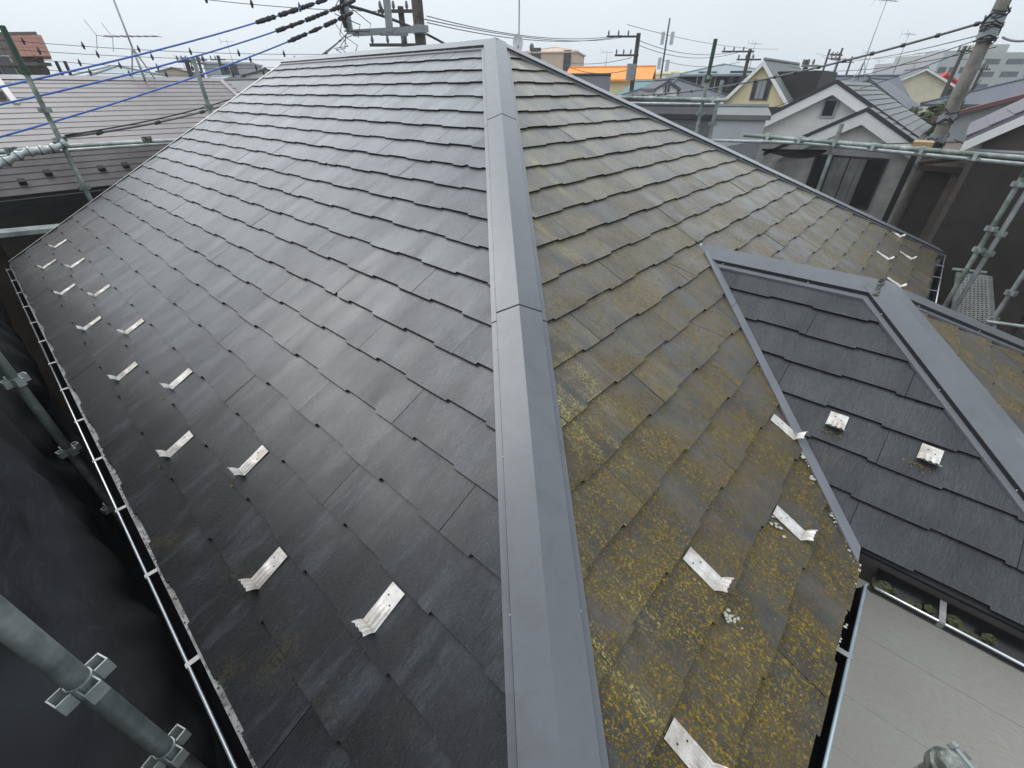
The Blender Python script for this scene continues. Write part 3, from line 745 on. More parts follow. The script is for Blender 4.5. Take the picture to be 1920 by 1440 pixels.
# walkway: frame, expanded metal mesh and rails
za = -.98; ca = [onZ(1806, 512, za), onZ(1866, 516, za), onZ(1870, 606, za), onZ(1793, 582, za)]
wx0, wx1 = 7.72, 10.2; wy0, wy1 = -.93, -.55
m = MB()
for y in (wy0, wy1): m.abox(wx0, wx1, y - .022, y + .022, za - .05, za + .006)
m.abox(wx0 - .02, wx0 + .03, wy0, wy1, za - .05, za + .004); m.abox(wx1 - .03, wx1 + .02, wy0, wy1, za - .05, za + .004)
wk = m.build('walkway', 'galv_light', sc)
m = MB(); st = .085; L_, W_ = wx1 - wx0, wy1 - wy0
n = int((L_ + W_) / st)
for sg in (1, -1):
    for i in range(n + 1):
        a = i * st - W_
        s0 = max(0, -a); s1 = min(W_, L_ - a)
        if s1 - s0 < .02: continue
        y0, y1 = (wy0 + s0, wy0 + s1) if sg > 0 else (wy1 - s0, wy1 - s1)
        p, q = V((wx0 + a + s0, y0, za)), V((wx0 + a + s1, y1, za)); dd = (q - p).normalized(); nn = V((-dd.y, dd.x, 0))
        m.box(p - nn * .008, q - p, nn * .016, V((0, 0, .003 * (1 if sg > 0 else .8))))
stuff(m.build('expanded_mesh', 'mesh_white', wk))

# ------------------------------------------------------------------ dark netting
def sheet(name, mat, label, fn, nu, nv, cat='net', smooth=True):
    m = MB(); m.loft([[fn(i / nu, j / nv) for j in range(nv + 1)] for i in range(nu + 1)])
    o = m.build(name, mat, None, smooth); tag(o, label, cat); return o
def nz3(*a): return noise.noise(V(a))
def leftnet(f, g):
    y = -.6 + f * 9.4; zt = .95 - .10 * math.sin(f * 14); z = zt - g * 5.2
    x = -.36 - .03 * math.sin(y * 1.35 + .4) + .035 * nz3(y * 1.1, z * .9, 1) + .02 * nz3(y * 4, z * 1.5, 4)
    x += .17 * math.exp(-((z + .55) / .42) ** 2) * (.55 + .45 * math.cos((y - 1.9) * 1.6))
    x -= max(0, -(z + 1.0)) * .05
    x -= .02 * max(0, y - 4.4)
    x += .085 * abs(nz3(y * 2.2 + z * 1.6, z * 1.3 - y * .8, 9)) + .022 * abs(nz3(y * 6 + z * 3.2, z * 2.5 - y, 19)) + .008 * nz3(y * 14 + z * 5, z * 4, 5)
    return V((x, y, z))
sheet('scaffold_net', 'net_dense', 'dense black scaffold net draped behind the posts beside the bracketed gutter', leftnet, 220, 120)
yN = YV + .22
def vnet(f, g):
    x = -5 + f * 12.5
    ledge = .925 + .012 * math.sin(x * 2.2) - .05 * (math.sin(x * 1.7) ** 2)
    z = ledge - g * 5.5
    return V((x, yN + .06 * nz3(x * .8, z * .5, 3) + .03 * math.sin(x * 3 + z), z))
sheet('scaffold_net', 'net_thin', 'thin dark scaffold net hanging below the pipe behind the verge', vnet, 60, 20)
def rnet(f, g):
    y = -1.1 + f * 4.35; top = .895 - .012 * y
    if y > 2.5: top -= (y - 2.5) * .25
    z = top - g * 6.0
    return V((XV + .22 + .06 * nz3(y * .9, z * .6, 7) + .02 * math.sin(y * 4 + z * 2), y, z))
sheet('scaffold_net', 'net_far', 'thin dark scaffold net hanging before the white gabled house and concrete pole', rnet, 50, 20)
def fnet(f, g):
    y = 3.05 + f * 2.6; top = 1.33 - .03 * math.sin(f * 9); z = top - g * 6
    return V((XV + .16 + .08 * nz3(y * .9, z * .8, 17) + .05 * math.sin(y * 2 + z), y, z))
sheet('scaffold_net', 'net_thin', 'sagging grey scaffold net beside the green-topped post beyond the far hip', fnet, 40, 16)
def enet(f, g):
    x = 4.5 + f * 6; z = .85 - g * 6.5
    return V((x, -1.55 + .06 * nz3(x, z * .7, 27) + .03 * math.sin(x * 3 + z), z))
sheet('scaffold_net', 'net_dense', 'dense black scaffold net closing the bay behind the expanded metal walkway', enet, 40, 16)
# sagging flap of net over the white house wall
m = MB(); n = 16; secs = []
for i in range(n + 1):
    f = i / n; a = onX(1428 + 122 * f, 279 + 2 * f, XV + .10); b = onX(1428 + 122 * f, 282 + 2 * f + 20 * math.sin(math.pi * min(1, f * 1.02)) ** .8 * (.4 + .6 * f), XV + .16)
    secs.append([a, (a + b) / 2 + V((.03, 0, 0)), b])
m.loft(secs); tag(m.build('net_flap', 'net_dense', None, True), 'folded black flap of net slung under the pipes before the white house', 'net')

# ================================================================== BUILDINGS AROUND
def obox(m, o, ax, ay, z0, z1):       # footprint corner o, edge vectors ax, ay
    m.box((o.x, o.y, z0), ax, ay, (0, 0, z1 - z0))
def add_window(par, c, along, outw, w_, h_, frame='frame_brown', pane='pane', curtain=False, mull=1, t_=.05):
    c, along, outw = V(c), V(along).normalized(), V(outw).normalized(); up = V((0, 0, 1)); m = MB()
    b = .06
    for sg in (-1, 1):
        m.cbox(c + along * sg * (w_ / 2 - b / 2), along * b / 2, outw * t_, up * h_ / 2); m.cbox(c + up * sg * (h_ / 2 - b / 2), along * (w_ / 2 - b), outw * t_, up * b / 2)
    for i in range(mull): m.cbox(c + along * ((i + 1) / (mull + 1) - .5) * w_, along * b / 2.4, outw * t_ * .9, up * (h_ / 2 - b))
    wo = m.build('window', frame, par)
    m = MB(); m.cbox(c, along * (w_ / 2 - b * .5), outw * t_ * .35, up * (h_ / 2 - b * .5)); m.build('pane', pane, wo)
    if curtain:
        m = MB(); n = 14; secs = []
        for i in range(n + 1):
            f = i / n; p = c + along * (f - .5) * w_ * .46 + outw * (t_ * .45 + .025 + .012 * math.sin(i * 2.4)); secs.append([p - up * (h_ / 2 - b), p + up * (h_ / 2 - b)])
        m.loft(secs); m.build('curtain', 'curtain', wo)
    return wo
def gable_house(name, label, c, ang, ln, wd, ze, zr, wall, roof, cat='house', group=None, over=.35, hip=False, windows=(), trim=None, th=.12, base=GROUND, fascia=None):
    """c centre (x, y); ridge runs along angle ang; windows: (side, s, z, w, h, frame, curtain) side 'a','b' gable ends, 'l','r' eave walls"""
    c = V((c[0], c[1], 0)); a = V((math.cos(ang), math.sin(ang), 0)); b = V((-a.y, a.x, 0)); t_ = thing(name, label, cat, (c.x, c.y, base), group)
    hl, hw = ln / 2, wd / 2
    m = MB()
    if hip: obox(m, c - a * hl - b * hw, a * ln, b * wd, base, ze)
    else:
        P = [c - a * hl - b * hw, c - a * hl + b * hw]; sl_ = (zr - ze) / (hw + over)
        zz = ze + sl_ * over - .02
        poly = [V((P[0].x, P[0].y, base)), V((P[1].x, P[1].y, base)), V((P[1].x, P[1].y, zz - .03)), V(((c - a * hl).x, (c - a * hl).y, zr - .05)), V((P[0].x, P[0].y, zz - .03))]
        m.prism(poly, a * ln)
    wo = m.build('wall', wall, t_)
    m = MB()
    if hip:
        rl = max(0.2, hl - hw); zv = V((0, 0, 1))
        q = [c + a * sx * (hl + over) + b * sy * (hw + over) + zv * ze for sx, sy in ((-1, -1), (1, -1), (1, 1), (-1, 1))]
        r0, r1 = c - a * rl + zv * zr, c + a * rl + zv * zr; q2 = [p - zv * th for p in q]
        m.add(q + [r0, r1] + q2, [(0, 1, 5, 4), (1, 2, 5), (2, 3, 4, 5), (3, 0, 4), (0, 6, 7, 1), (1, 7, 8, 2), (2, 8, 9, 3), (3, 9, 6, 0), (9, 8, 7, 6)])
        rf = m.build('roof', roof, t_)
        m = MB()
        for e, p in ((r0, q[0]), (r1, q[1]), (r1, q[2]), (r0, q[3]), (r0, r1)): m.tube([e + zv * .02, p + zv * .02], .05, 6)
        m.build('ridge_tile', roof, rf)
    else:
        zv = V((0, 0, 1))
        for sy in (-1, 1):
            e0 = c + b * sy * (hw + over) + zv * ze; r0 = c + zv * zr
            poly = [e0 - a * (hl + over), e0 + a * (hl + over), r0 + a * (hl + over), r0 - a * (hl + over)]
            m.prism(poly, zv * -th)
        rf = m.build('roof', roof, t_)
        m = MB(); m.tube([c - a * (hl + over + .01) + zv * (zr + .02), c + a * (hl + over + .01) + zv * (zr + .02)], .07, 6); m.build('ridge_tile', roof, rf)
        if fascia:
            for sx in (-1, 1):
                m = MB(); o = c + a * sx * (hl + over + .012)
                for sy in (-1, 1):
                    e0 = o + b * sy * (hw + over) + zv * (ze - .03); r0 = o + zv * (zr - .03)
                    m.prism([e0, r0, r0 - zv * fascia, e0 - zv * fascia], a * sx * .03)
                m.build('fascia', 'white_paint', t_)
    for (side, s_, z_, w_, h_, fr, cu) in windows:
        if side == 'a': add_window(wo, c - a * hl + b * s_ + V((0, 0, z_)), b, -a, w_, h_, fr, curtain=cu)
        if side == 'b': add_window(wo, c + a * hl + b * s_ + V((0, 0, z_)), b, a, w_, h_, fr, curtain=cu)
        if side == 'l': add_window(wo, c - b * hw + a * s_ + V((0, 0, z_)), a, -b, w_, h_, fr, curtain=cu)
        if side == 'r': add_window(wo, c + b * hw + a * s_ + V((0, 0, z_)), a, b, w_, h_, fr, curtain=cu)
    return t_
# ---- neighbour with the mauve slate roof, across the verge
NE, NZ, NS = 9.5, .29, .40
nb = thing('neighbour_house', 'brown-walled house with long mauve slate roof seen across the verge', 'house', (1.5, 13, GROUND))
def PN(x, y): return V((x, y, NZ + NS * (y - NE)))
NRY = 12.92; NTH = math.atan(NS)
m = MB(); m.prism([PN(-6, NE), PN(7, NE), PN(7, NRY - .9), PN(4.62, NRY - .9), PN(4.62, NRY), PN(1.10, NRY), PN(1.10, NRY - .78), PN(-6, NRY - .78)], (0, 0, -.10)); nd = m.build('roof_slope', 'deck', nb)
m = MB(); m.prism([(1.10, NRY + .001, NZ + NS * (NRY - NE)), (4.62, NRY + .001, NZ + NS * (NRY - NE)), (4.62, 2 * NRY - NE, NZ), (1.10, 2 * NRY - NE, NZ)], (0, 0, -.1)); m.build('roof_slope', 'mauve_tile', nb)
m = MB(); m.box((-.4545, 0, 0), (.909, 0, 0), (0, .2, 0), (0, 0, .007)); nsm = m.mesh('shingle', 'mauve_tile')
k = 0; sn, cn = math.sin(NTH), math.cos(NTH)
m = MB(); m.box((-.227, 0, 0), (.454, 0, 0), (0, .2, 0), (0, 0, .007)); nsh = m.mesh('shingle_half', 'mauve_tile')
while k * EXP < (NRY - NE) / cn - .05:
    yy = NE + k * EXP * cn; lo, hi = (-1.7, 5.13) if yy < NRY - .98 else (1.10, 4.65)
    x = lo; tl = NTH - .04; first = k % 2
    while x < hi - .2:
        wv_ = .455 if first or x + .91 > hi + .05 else .91; first = 0
        inst(nsh if wv_ < .5 else nsm, 'shingle', Matrix.Translation(PN(x + wv_ / 2, yy) + V((0, -sn * .012, cn * .014))) @ Matrix.Rotation(tl, 4, 'X'), nd); x += wv_
    k += 1
m = MB(); zr = NZ + NS * (NRY - NE)
m.prism([(1.06, NRY - .10, zr - .01), (1.06, NRY, zr + .055), (1.06, NRY + .1, zr - .01)], (3.60, 0, 0)); m.build('ridge_cap', 'mauve_ridge', nb)
for x in (1.07, 4.60):
    m = MB(); a, b = PN(x, NRY - .95), PN(x, NRY); m.box(a + V((-.05, 0, -.05)), b - a, (.08, 0, 0), (0, 0, .09)); m.build('verge_trim', 'mauve_ridge', nb)
m = MB(); a, b = PN(-6, NE - .03), PN(7, NE - .03); m.box(a + V((0, -.10, -.11)), b - a, (0, .12, 0), (0, 0, .10)); m.build('gutter', 'black_part', nb)
m = MB(); m.abox(-5.6, 6.6, NE + .45, 16, GROUND, NZ + .1); nwall = m.build('wall', 'wall_brown', nb)
m = MB(); m.abox(-.05, 1.9, NE + .43, NE + .455, -1.6, .16); m.build('wall_panel', 'wall_tan', nwall)
for px, py in ((47, 350), (95, 333), (195, 324), (240, 318)):
    d = ray(px, py); nrm = V((0, -NS, 1)); p = CAM + d * ((NZ - NS * NE - CAM.dot(nrm)) / d.dot(nrm))
    m = MB(); m.box(p + V((-.04, 0, .015)), (.08, 0, 0), (0, .09, .036), (0, -.02, .05)); m.build('snow_guard', 'black_part', nb)
# gable wing at its left end
gable_house('house_wing', 'mauve gable wing with black edge at the end of the long mauve roof', (-1.2, 13.7), math.radians(90), 2.0, 3.6, .62, 1.18, 'wall_brown', 'mauve_tile', over=.2)

def antenna(label, base, top, boomz=None, boomdir=None, blen=.9, r=.014, els=7, legs=.35, group=None, extra=True, guy=True):
    base, top = V(base), V(top); t_ = thing('tv_antenna', label, 'antenna', base, group)
    m = MB(); m.tube([base, top], r, 6); m.build('mast', 'antenna', t_, True)
    if legs:
        for k in range(3):
            a = k * 2.1 + .4; m = MB(); m.tube([base + V((0, 0, legs * 1.25)), base + V((math.cos(a) * legs * .6, math.sin(a) * legs * .6, -.05 - .12 * math.sin(a) * 0))], r * .8, 5); m.build('leg', 'antenna', t_)
    if boomdir is not None:
        bd = V(boomdir).normalized(); c = V((base.x, base.y, boomz)); sd_ = bd.cross(V((0, 0, 1))); m = MB()
        m.tube([c - bd * blen * .45, c + bd * blen * .55], r * .7, 5); m.build('boom', 'antenna', t_)
        m = MB()
        for i in range(els):
            p = c + bd * blen * (-.42 + .95 * i / (els - 1)); l_ = .19 - .06 * i / els; m.tube([p - sd_ * l_, p + sd_ * l_], r * .35, 4)
        p = c - bd * blen * .42
        for k in (-1, 1): m.tube([p + V((0, 0, 0)) - sd_ * .2, p + V((0, 0, .22 * k)) - sd_ * .2 - bd * .1], r * .4, 4); m.tube([p + sd_ * .2, p + V((0, 0, .22 * k)) + sd_ * .2 - bd * .1], r * .4, 4)
        m.build('element', 'antenna', t_)
    return t_
pa = PN(3.16, NRY - .12); ptop = at(219, 0, (at(262, 150, 1) - CAM).dot(HF) * 0 + (pa - CAM).dot(HF))
antenna('tall television antenna on tripod legs standing on the mauve roof', pa, V((pa.x, pa.y, ptop.z + .3)), at(250, 68, (pa - CAM).dot(HF)).z, HR, 1.05, .016, 8, .45)

# ---- tiled block behind it
def uvbox(name, mat, par, o, ax, ay, z0, z1):
    m = MB(); m.box((o.x, o.y, z0), ax, ay, (0, 0, z1 - z0)); ob = m.build(name, mat, par)
    uv = ob.data.uv_layers.new(name='uv'); axn = V(ax).normalized()
    for pl in ob.data.polygons:
        n = pl.normal
        for li in pl.loop_indices:
            co_ = ob.data.vertices[ob.data.loops[li].vertex_index].co
            u = co_.dot(axn) if abs(n.dot(axn)) < .5 else co_.dot(V((-axn.y, axn.x, 0)))
            uv.data[li].uv = (u, co_.z if abs(n.z) < .5 else co_.dot(V((-axn.y, axn.x, 0))))
    return ob
DB = 24
c0 = at(100, 150, DB); zt = at(60, 66, DB).z; zb = at(60, 160, DB).z
blk = thing('tiled_building', 'brown tiled block with salmon tiled overhanging corner behind the mauve roof', 'building', (c0.x, c0.y, GROUND))
o = at(100, 150, DB); o2 = at(-260, 150, DB + 1)
ax = V((o.x - o2.x, o.y - o2.y, 0)); ay = (V((o.x, o.y, 0)) - V((CAM.x, CAM.y, 0))).normalized() * 4
bw = uvbox('wall', 'tile_brown', blk, V((o2.x, o2.y, 0)), ax, ay, GROUND, zt)
m = MB(); m.box((o2.x, o2.y, zt), ax * 1.03, ay, (0, 0, .12)); m.build('parapet', 'w_brown', blk)
q = at(82, 150, DB); q2 = at(142, 150, DB - .3)
ob = uvbox('overhang', 'tile_salmon', blk, V((q.x, q.y, 0)) - HF * .7, V((q2.x - q.x, q2.y - q.y, 0)) * 1.0, ay * .8, at(110, 108, DB).z, at(100, 70, DB).z)
for px in (112, 128):
    p = at(px, 130, DB + 1); m = MB(); m.tube([(p.x, p.y, GROUND), (p.x, p.y, at(px, 112, DB).z)], .07, 6); m.build('column', 'pole_dark', blk)
add_window(bw, at(8, 138, DB - .25), ax, -HF, 1.5, 1.3, 'frame_grey'); add_window(bw, at(-40, 138, DB - .3), ax, -HF, 1.5, 1.3, 'frame_grey')
m = MB(); p = at(-30, 121, DB - .3); m.cbox(p, ax.normalized() * 3, HF * .3, V((0, 0, .06))); m.build('canopy', 'w_brown', bw)

# ---- white double gable house beyond the scaffold
WXH = 20.0
apx = onX(1570, 152, WXH); lft = onX(1385, 243, WXH); ap2 = onX(1627, 204, WXH - 1.1); 
hw1 = abs(lft.y - apx.y); sl1 = (apx.z - lft.z) / hw1
wh = thing('white_house', 'white house with two stepped gables and pale grey slate roof beyond the scaffold', 'house', (WXH + 3, apx.y, GROUND))
def gable_part(par, x0, x1, yc, zc, hw, slp, wallm, roofm, ov=.35, fas=.30, wallhw=None):
    wallhw = wallhw or hw - .45
    m = MB(); m.prism([(x0 + ov, yc - wallhw, GROUND), (x0 + ov, yc + wallhw, GROUND), (x0 + ov, yc + wallhw, zc - slp * wallhw - .1), (x0 + ov, yc, zc - .1), (x0 + ov, yc - wallhw, zc - slp * wallhw - .1)], (x1 - x0 - ov, 0, 0)); wl = m.build('wall', wallm, par)
    m = MB()
    for sg in (-1, 1): m.prism([(x0, yc, zc), (x1, yc, zc), (x1, yc + sg * hw, zc - slp * hw), (x0, yc + sg * hw, zc - slp * hw)], (0, 0, -.09))
    rf = m.build('roof_slope', roofm, par)
    for sg in (-1, 1):
        m = MB(); m.prism([(x0 - .03, yc, zc - .07), (x0 - .03, yc + sg * hw, zc - slp * hw - .07), (x0 - .03, yc + sg * hw, zc - slp * hw - .07 - fas), (x0 - .03, yc, zc - .07 - fas)], (.05, 0, 0)); m.build('bargeboard', 'white_paint', par)
        m = MB(); m.prism([(x0 - .06, yc, zc + .05), (x0 - .06, yc + sg * (hw + .03), zc - slp * (hw + .03) + .05), (x0 - .06, yc + sg * (hw + .03), zc - slp * (hw + .03) - .06), (x0 - .06, yc, zc - .06)], (.09, 0, 0)); m.build('verge_trim', 'r_dark', par)
        dv = V((0, sg, -slp)).normalized(); nv = V((0, sg * slp, 1)).normalized(); ln = math.hypot(hw, slp * hw); q = 0; k = 0
        while q < ln - .05:
            m = MB(); a = V((x0 + .03, yc, zc)) + dv * q + nv * .004; m.box(a, V((x1 - x0 - .03, 0, 0)), dv * min(.27, ln - q - .001), nv * (.012)); 
            # tilt each course a little by lifting its lower edge
            mm = m.v
            for i_ in range(8):
                vv = V(mm[i_]); mm[i_] = tuple(vv + nv * .022 * ((vv - a).dot(dv) / .27))
            m.build('roof_course', roofm, rf); q += .28; k += 1
    return wl
wl = gable_part(wh, WXH, WXH + 6.5, apx.y, apx.z, hw1, sl1, 'w_white', 'r_grey')
hw2 = abs(onX(1480, 262, WXH - 1.1).y - ap2.y) * 1.18
wl2 = gable_part(wh, WXH - 1.1, WXH + 2.5, ap2.y, ap2.z, hw2 + .3, sl1, 'w_white', 'r_grey', fas=.34)
add_window(wl, onX(1555, 203, WXH + .33), (0, 1, 0), (-1, 0, 0), .44, .56, 'frame_grey', mull=0)
add_window(wl2, onX(1578, 340, WXH - .78), (0, 1, 0), (-1, 0, 0), 2.0, 1.5, 'frame_brown', curtain=True)
for k in range(9):
    z_ = ap2.z - .9 - k * .42; hwv = min(hw2 - .1, (ap2.z - .1 - z_) / sl1 - .12)
    if hwv > .3: m = MB(); m.abox(WXH - 1.1 + .335, WXH - 1.1 + .352, ap2.y - hwv, ap2.y + hwv, z_ - .41, z_); m.build('siding_board', 'w_white', wl2)
for k in range(6):
    z_ = apx.z - .9 - k * .42; hwv = min(hw1 - .47, (apx.z - .1 - z_) / sl1 - .12)
    if hwv > .3: m = MB(); m.abox(WXH + .335, WXH + .352, apx.y - hwv, apx.y + hwv, z_ - .41, z_); m.build('siding_board', 'w_white', wl)
# ---- yellow A-frame gable
YX = 26.0
ya, yl, yr = onX(1433, 112, YX), onX(1350, 197, YX), onX(1480, 192, YX)
wdt = yl.y - yr.y; yc = (yl.y + yr.y) / 2
yh = gable_house('gabled_house', 'steep yellow gabled house with curtained window and white bargeboards', (YX + 3.0, yc), 0, 5.6, wdt - .3, .95, ya.z, 'w_yellow', 'r_grey', over=.2, fascia=.20,
    windows=(('a', -.12, 1.50, .80, .82, 'frame_brown', True),))
m = MB(); m.abox(YX - .3, YX + .4, yr.y - .1, yl.y + .3, .62, .84); m.build('eave_canopy', 'r_dark', yh)
m = MB(); m.abox(YX - .1, YX + .22, yr.y - .1, yl.y + .3, -1.2, .60); m.build('wall_band', 'w_lightgrey', yh)
m = MB(); m.abox(YX + 1.0, YX + 4.5, yr.y - .7, yc - .25, -.5, ya.z - .42); m.build('dormer', 'w_dark', yh)
# ---- other neighbours on the right
def hp(px, D): p = adir(px, D); return (p.x, p.y)
AZ = math.atan2(HF.y, HF.x)
def zpx(px, py, D): return at(px, py, D).z
gable_house('flat_block', 'pink-beige three storey apartment block against the sky beside the apex', hp(1040, 62), AZ - .25, 7, 5.6, zpx(1040, 100, 62) - .05, zpx(1040, 94, 62) + .2, 'w_beige', 'w_beige', 'building', hip=True, over=.15,
    windows=(('a', -1.8, zpx(1040, 109, 62), .8, 1.0, 'frame_brown', False), ('a', -1.8, zpx(1040, 128, 62), .8, 1.0, 'frame_brown', False), ('a', 1.6, zpx(1010, 108, 62), 1.0, 1.4, 'frame_brown', False)))
gable_house('tiled_house', 'yellow walled house with bright orange tiled roof', hp(1142, 40), AZ + 1.25, 5.6, 3.6, zpx(1140, 149, 38), zpx(1140, 126, 40), 'w_yellow', 'r_orange', over=.4,
    windows=(('l', -.6, zpx(1150, 160, 38), 1.1, 1.1, 'frame_grey', False),))
gable_house('slate_house', 'house with plain dark slate roof standing before the orange tiled roof', hp(1098, 27), AZ + 1.4, 1.8, 3.0, zpx(1110, 178, 27), zpx(1110, 141, 27), 'w_cream', 'r_dark', over=.3)
gable_house('pale_house', 'white walled house with teal trimmed gable below the antenna mast', hp(1222, 34), AZ + .2, 5, 3.6, zpx(1222, 192, 34), zpx(1222, 152, 34), 'w_white', 'teal', over=.25)
gable_house('hip_house', 'house with low grey pyramid roof behind the pipes', hp(1262, 28), AZ + .25, 4.0, 4.0, zpx(1262, 186, 26), zpx(1262, 149, 28), 'w_grey', 'r_slate', hip=True,
    windows=())
gable_house('dormer_house', 'tiny white gabled dormer house beside the grey pyramid roof', hp(1238, 26.5), AZ + .1, 1.6, 1.1, zpx(1238, 166, 26), zpx(1238, 150, 26), 'w_white', 'r_slate', over=.12, windows=(('a', 0, zpx(1238, 166, 26), .36, .42, 'frame_grey', False),))
gable_house('dark_house', 'black timber house with pale blue-grey hip roof and white curtained window', hp(1345, 40), AZ - .15, 6, 6.2, zpx(1340, 140, 38), zpx(1340, 121, 40), 'w_dark', 'r_bluegrey', hip=True, over=.4,
    windows=(('a', 1.6, zpx(1300, 151, 37), 1.3, 1.1, 'frame_grey', True), ('a', -.6, zpx(1330, 151, 37), 1.4, 1.1, 'frame_brown', False)))
gable_house('cream_house', 'plain cream flat-topped house behind the grey pyramid roof', hp(1262, 52), AZ + .3, 6, 5.0, zpx(1262, 138, 52), zpx(1262, 134, 52), 'w_cream', 'w_cream', over=.1, hip=True)
gable_house('slate_house', 'dark slate roof stretching behind the white double gable', hp(1572, 36), AZ + 1.35, 6.0, 5, zpx(1600, 185, 34), zpx(1600, 143, 36), 'w_grey', 'r_blue', over=.3)
gable_house('slate_house', 'long blue slate roof beside the cream gable under the antennas', hp(1640, 31), AZ - .75, 5.6, 4.2, zpx(1680, 205, 30), zpx(1640, 148, 31), 'w_white', 'r_blue', over=.3)
gable_house('gabled_house', 'cream gabled house with grey roof behind the blue slate roof', hp(1700, 44), AZ - .45, 6.5, 3.8, zpx(1690, 160, 43), zpx(1690, 130, 44), 'w_cream', 'r_slate', over=.3, fascia=.15)
gable_house('red_house', 'small bright red gabled house among grey roofs', hp(1756, 42), AZ - .55, 3.2, 2.3, zpx(1757, 160, 41), zpx(1757, 139, 42), 'r_red', 'r_red', over=.15, windows=(('a', 0, zpx(1760, 178, 44), 1.6, 1.0, 'frame_grey', False),))
gable_house('hip_house', 'white house with broad dark blue hip roof behind the leaning concrete pole', hp(1912, 27), AZ - .75, 6.2, 6.0, zpx(1850, 196, 25), zpx(1900, 148, 27), 'w_white', 'r_blue', hip=True, over=.5,
    windows=(('a', 1.2, zpx(1820, 222, 23), 1.2, .9, 'frame_grey', False),))
gable_house('metal_roof_house', 'house with maroon standing seam metal roof beside the purple tiled roof', hp(1935, 17), AZ - .78, 5, 3.4, zpx(1900, 222, 16), zpx(1935, 172, 17), 'w_grey', 'r_maroon', over=.25)
# purple tiled house at the right edge
PX = 11.0
a_, b_ = onX(1812, 258, PX), onX(1960, 192, PX)
ph = thing('tiled_house', 'dark brown house with purple tiled roof and white bargeboard', 'house', (PX + 2, -2, GROUND))
slp = (b_.z - a_.z) / (a_.y - b_.y)
yr_, zr_ = -2.6, a_.z + slp * (a_.y + 2.6)
m = MB(); m.prism([(PX, a_.y, a_.z), (PX + 5, a_.y, a_.z), (PX + 5, yr_, zr_), (PX, yr_, zr_)], (0, 0, -.06)); m.prism([(PX, 2 * yr_ - a_.y, a_.z), (PX + 5, 2 * yr_ - a_.y, a_.z), (PX + 5, yr_, zr_), (PX, yr_, zr_)], (0, 0, -.06)); prf = m.build('roof_slope', 'r_purple', ph)
dv = V((0, yr_ - a_.y, zr_ - a_.z)); ln = dv.length; dv /= ln; nv = V((0, -dv.z, dv.y)); nv = -nv if nv.z < 0 else nv
m = MB(); m.box((0, 0, 0), (.29, 0, 0), (0, .28, 0), (0, 0, .02)); tmesh = m.mesh('roof_tile', 'r_purple')
ex, ey_ = V((1, 0, 0)), dv
for i in range(int(ln / .26)):
    for j in range(10):
        p = V((PX + .02 + j * .30, a_.y, a_.z)) + dv * (i * .26) + nv * .012
        Mx = Matrix(((1, 0, 0, p.x), (0, dv.y, nv.y, p.y), (0, dv.z, nv.z, p.z), (0, 0, 0, 1)))
        inst(tmesh, 'roof_tile', Mx @ Matrix.Rotation(-.05, 4, 'X'), prf)
m = MB(); m.prism([(PX - .03, a_.y, a_.z - .06), (PX - .03, yr_, zr_ - .06), (PX - .03, yr_, zr_ - .21), (PX - .03, a_.y, a_.z - .21)], (.04, 0, 0)); m.build('bargeboard', 'white_paint', ph)
m = MB(); m.prism([(PX + .25, a_.y - .25, GROUND), (PX + .25, -5, GROUND), (PX + .25, -5, a_.z - .1), (PX + .25, yr_, zr_ - .1), (PX + .25, a_.y - .25, a_.z + slp * .25 - .1)], (4.5, 0, 0)); pw = m.build('wall', 'w_brown', ph)
m = MB(); q = onX(1880, 285, PX + .2); m.tube([q + V((0, .5, 0)), q + V((0, -1.5, .0))], .03, 6); m.build('rail', 'frame_grey', pw)
# dark brown neighbour seen through the net, right of the white house
gable_house('brown_house', 'dark brown timber clad house behind the net and the concrete pole', (17.5, -1.2), 0, 6, 3.4, .10, .35, 'w_brown', 'r_brown', over=.2, hip=True,
    windows=(('a', 0, -1.1, 1.4, 1.1, 'frame_grey', False),))
bh = bpy.data.objects['brown_house']
for (x0, x1, y0, y1, mt, nm_) in ((1742, 1762, 300, 520, 'wall_tan', 'pilaster'), (1668, 1680, 290, 470, 'r_dark', 'downpipe'), (1785, 1862, 352, 357, 'w_lightgrey', 'rail'), (1785, 1866, 366, 369, 'frame_grey', 'rail'), (1794, 1812, 344, 347, 'w_white', 'rail')):
    p0, p1 = onX((x0 + x1) / 2, y0, 14.4), onX((x0 + x1) / 2, y1, 14.4); ya_, yb_ = onX(x0, (y0 + y1) / 2, 14.4).y, onX(x1, (y0 + y1) / 2, 14.4).y
    m = MB(); m.abox(14.36, 14.46, yb_, ya_, p1.z, p0.z); m.build(nm_, mt, bh)
m = MB(); q = onX(1725, 278, 15.4); m.abox(15.4, 16.0, q.y - .20, q.y + .18, q.z - .13, q.z + .13)
tag(m.build('timber_stack', 'timber', None), 'small pale timber lattice beside the concrete pole', 'lattice')
# garage/lean-to roof left of the white house
m = MB(); a, b, c_, d__ = onX(1450, 236, 17), onX(1520, 218, 22), onX(1440, 214, 24), onX(1370, 224, 19)
gable_house('lean_to', 'low mauve metal roof between the yellow gable and the white house', hp(1425, 22), AZ + 1.3, 4.4, 1.8, zpx(1425, 234, 21), zpx(1425, 214, 22), 'w_grey', 'r_purple', over=.2)
gable_house('shed', 'low grey walled building under the sagging net beyond the far hip', hp(1250, 17), AZ + 1.2, 6, 3, zpx(1250, 212, 16), zpx(1250, 199, 17), 'w_lightgrey', 'r_grey', over=.1)
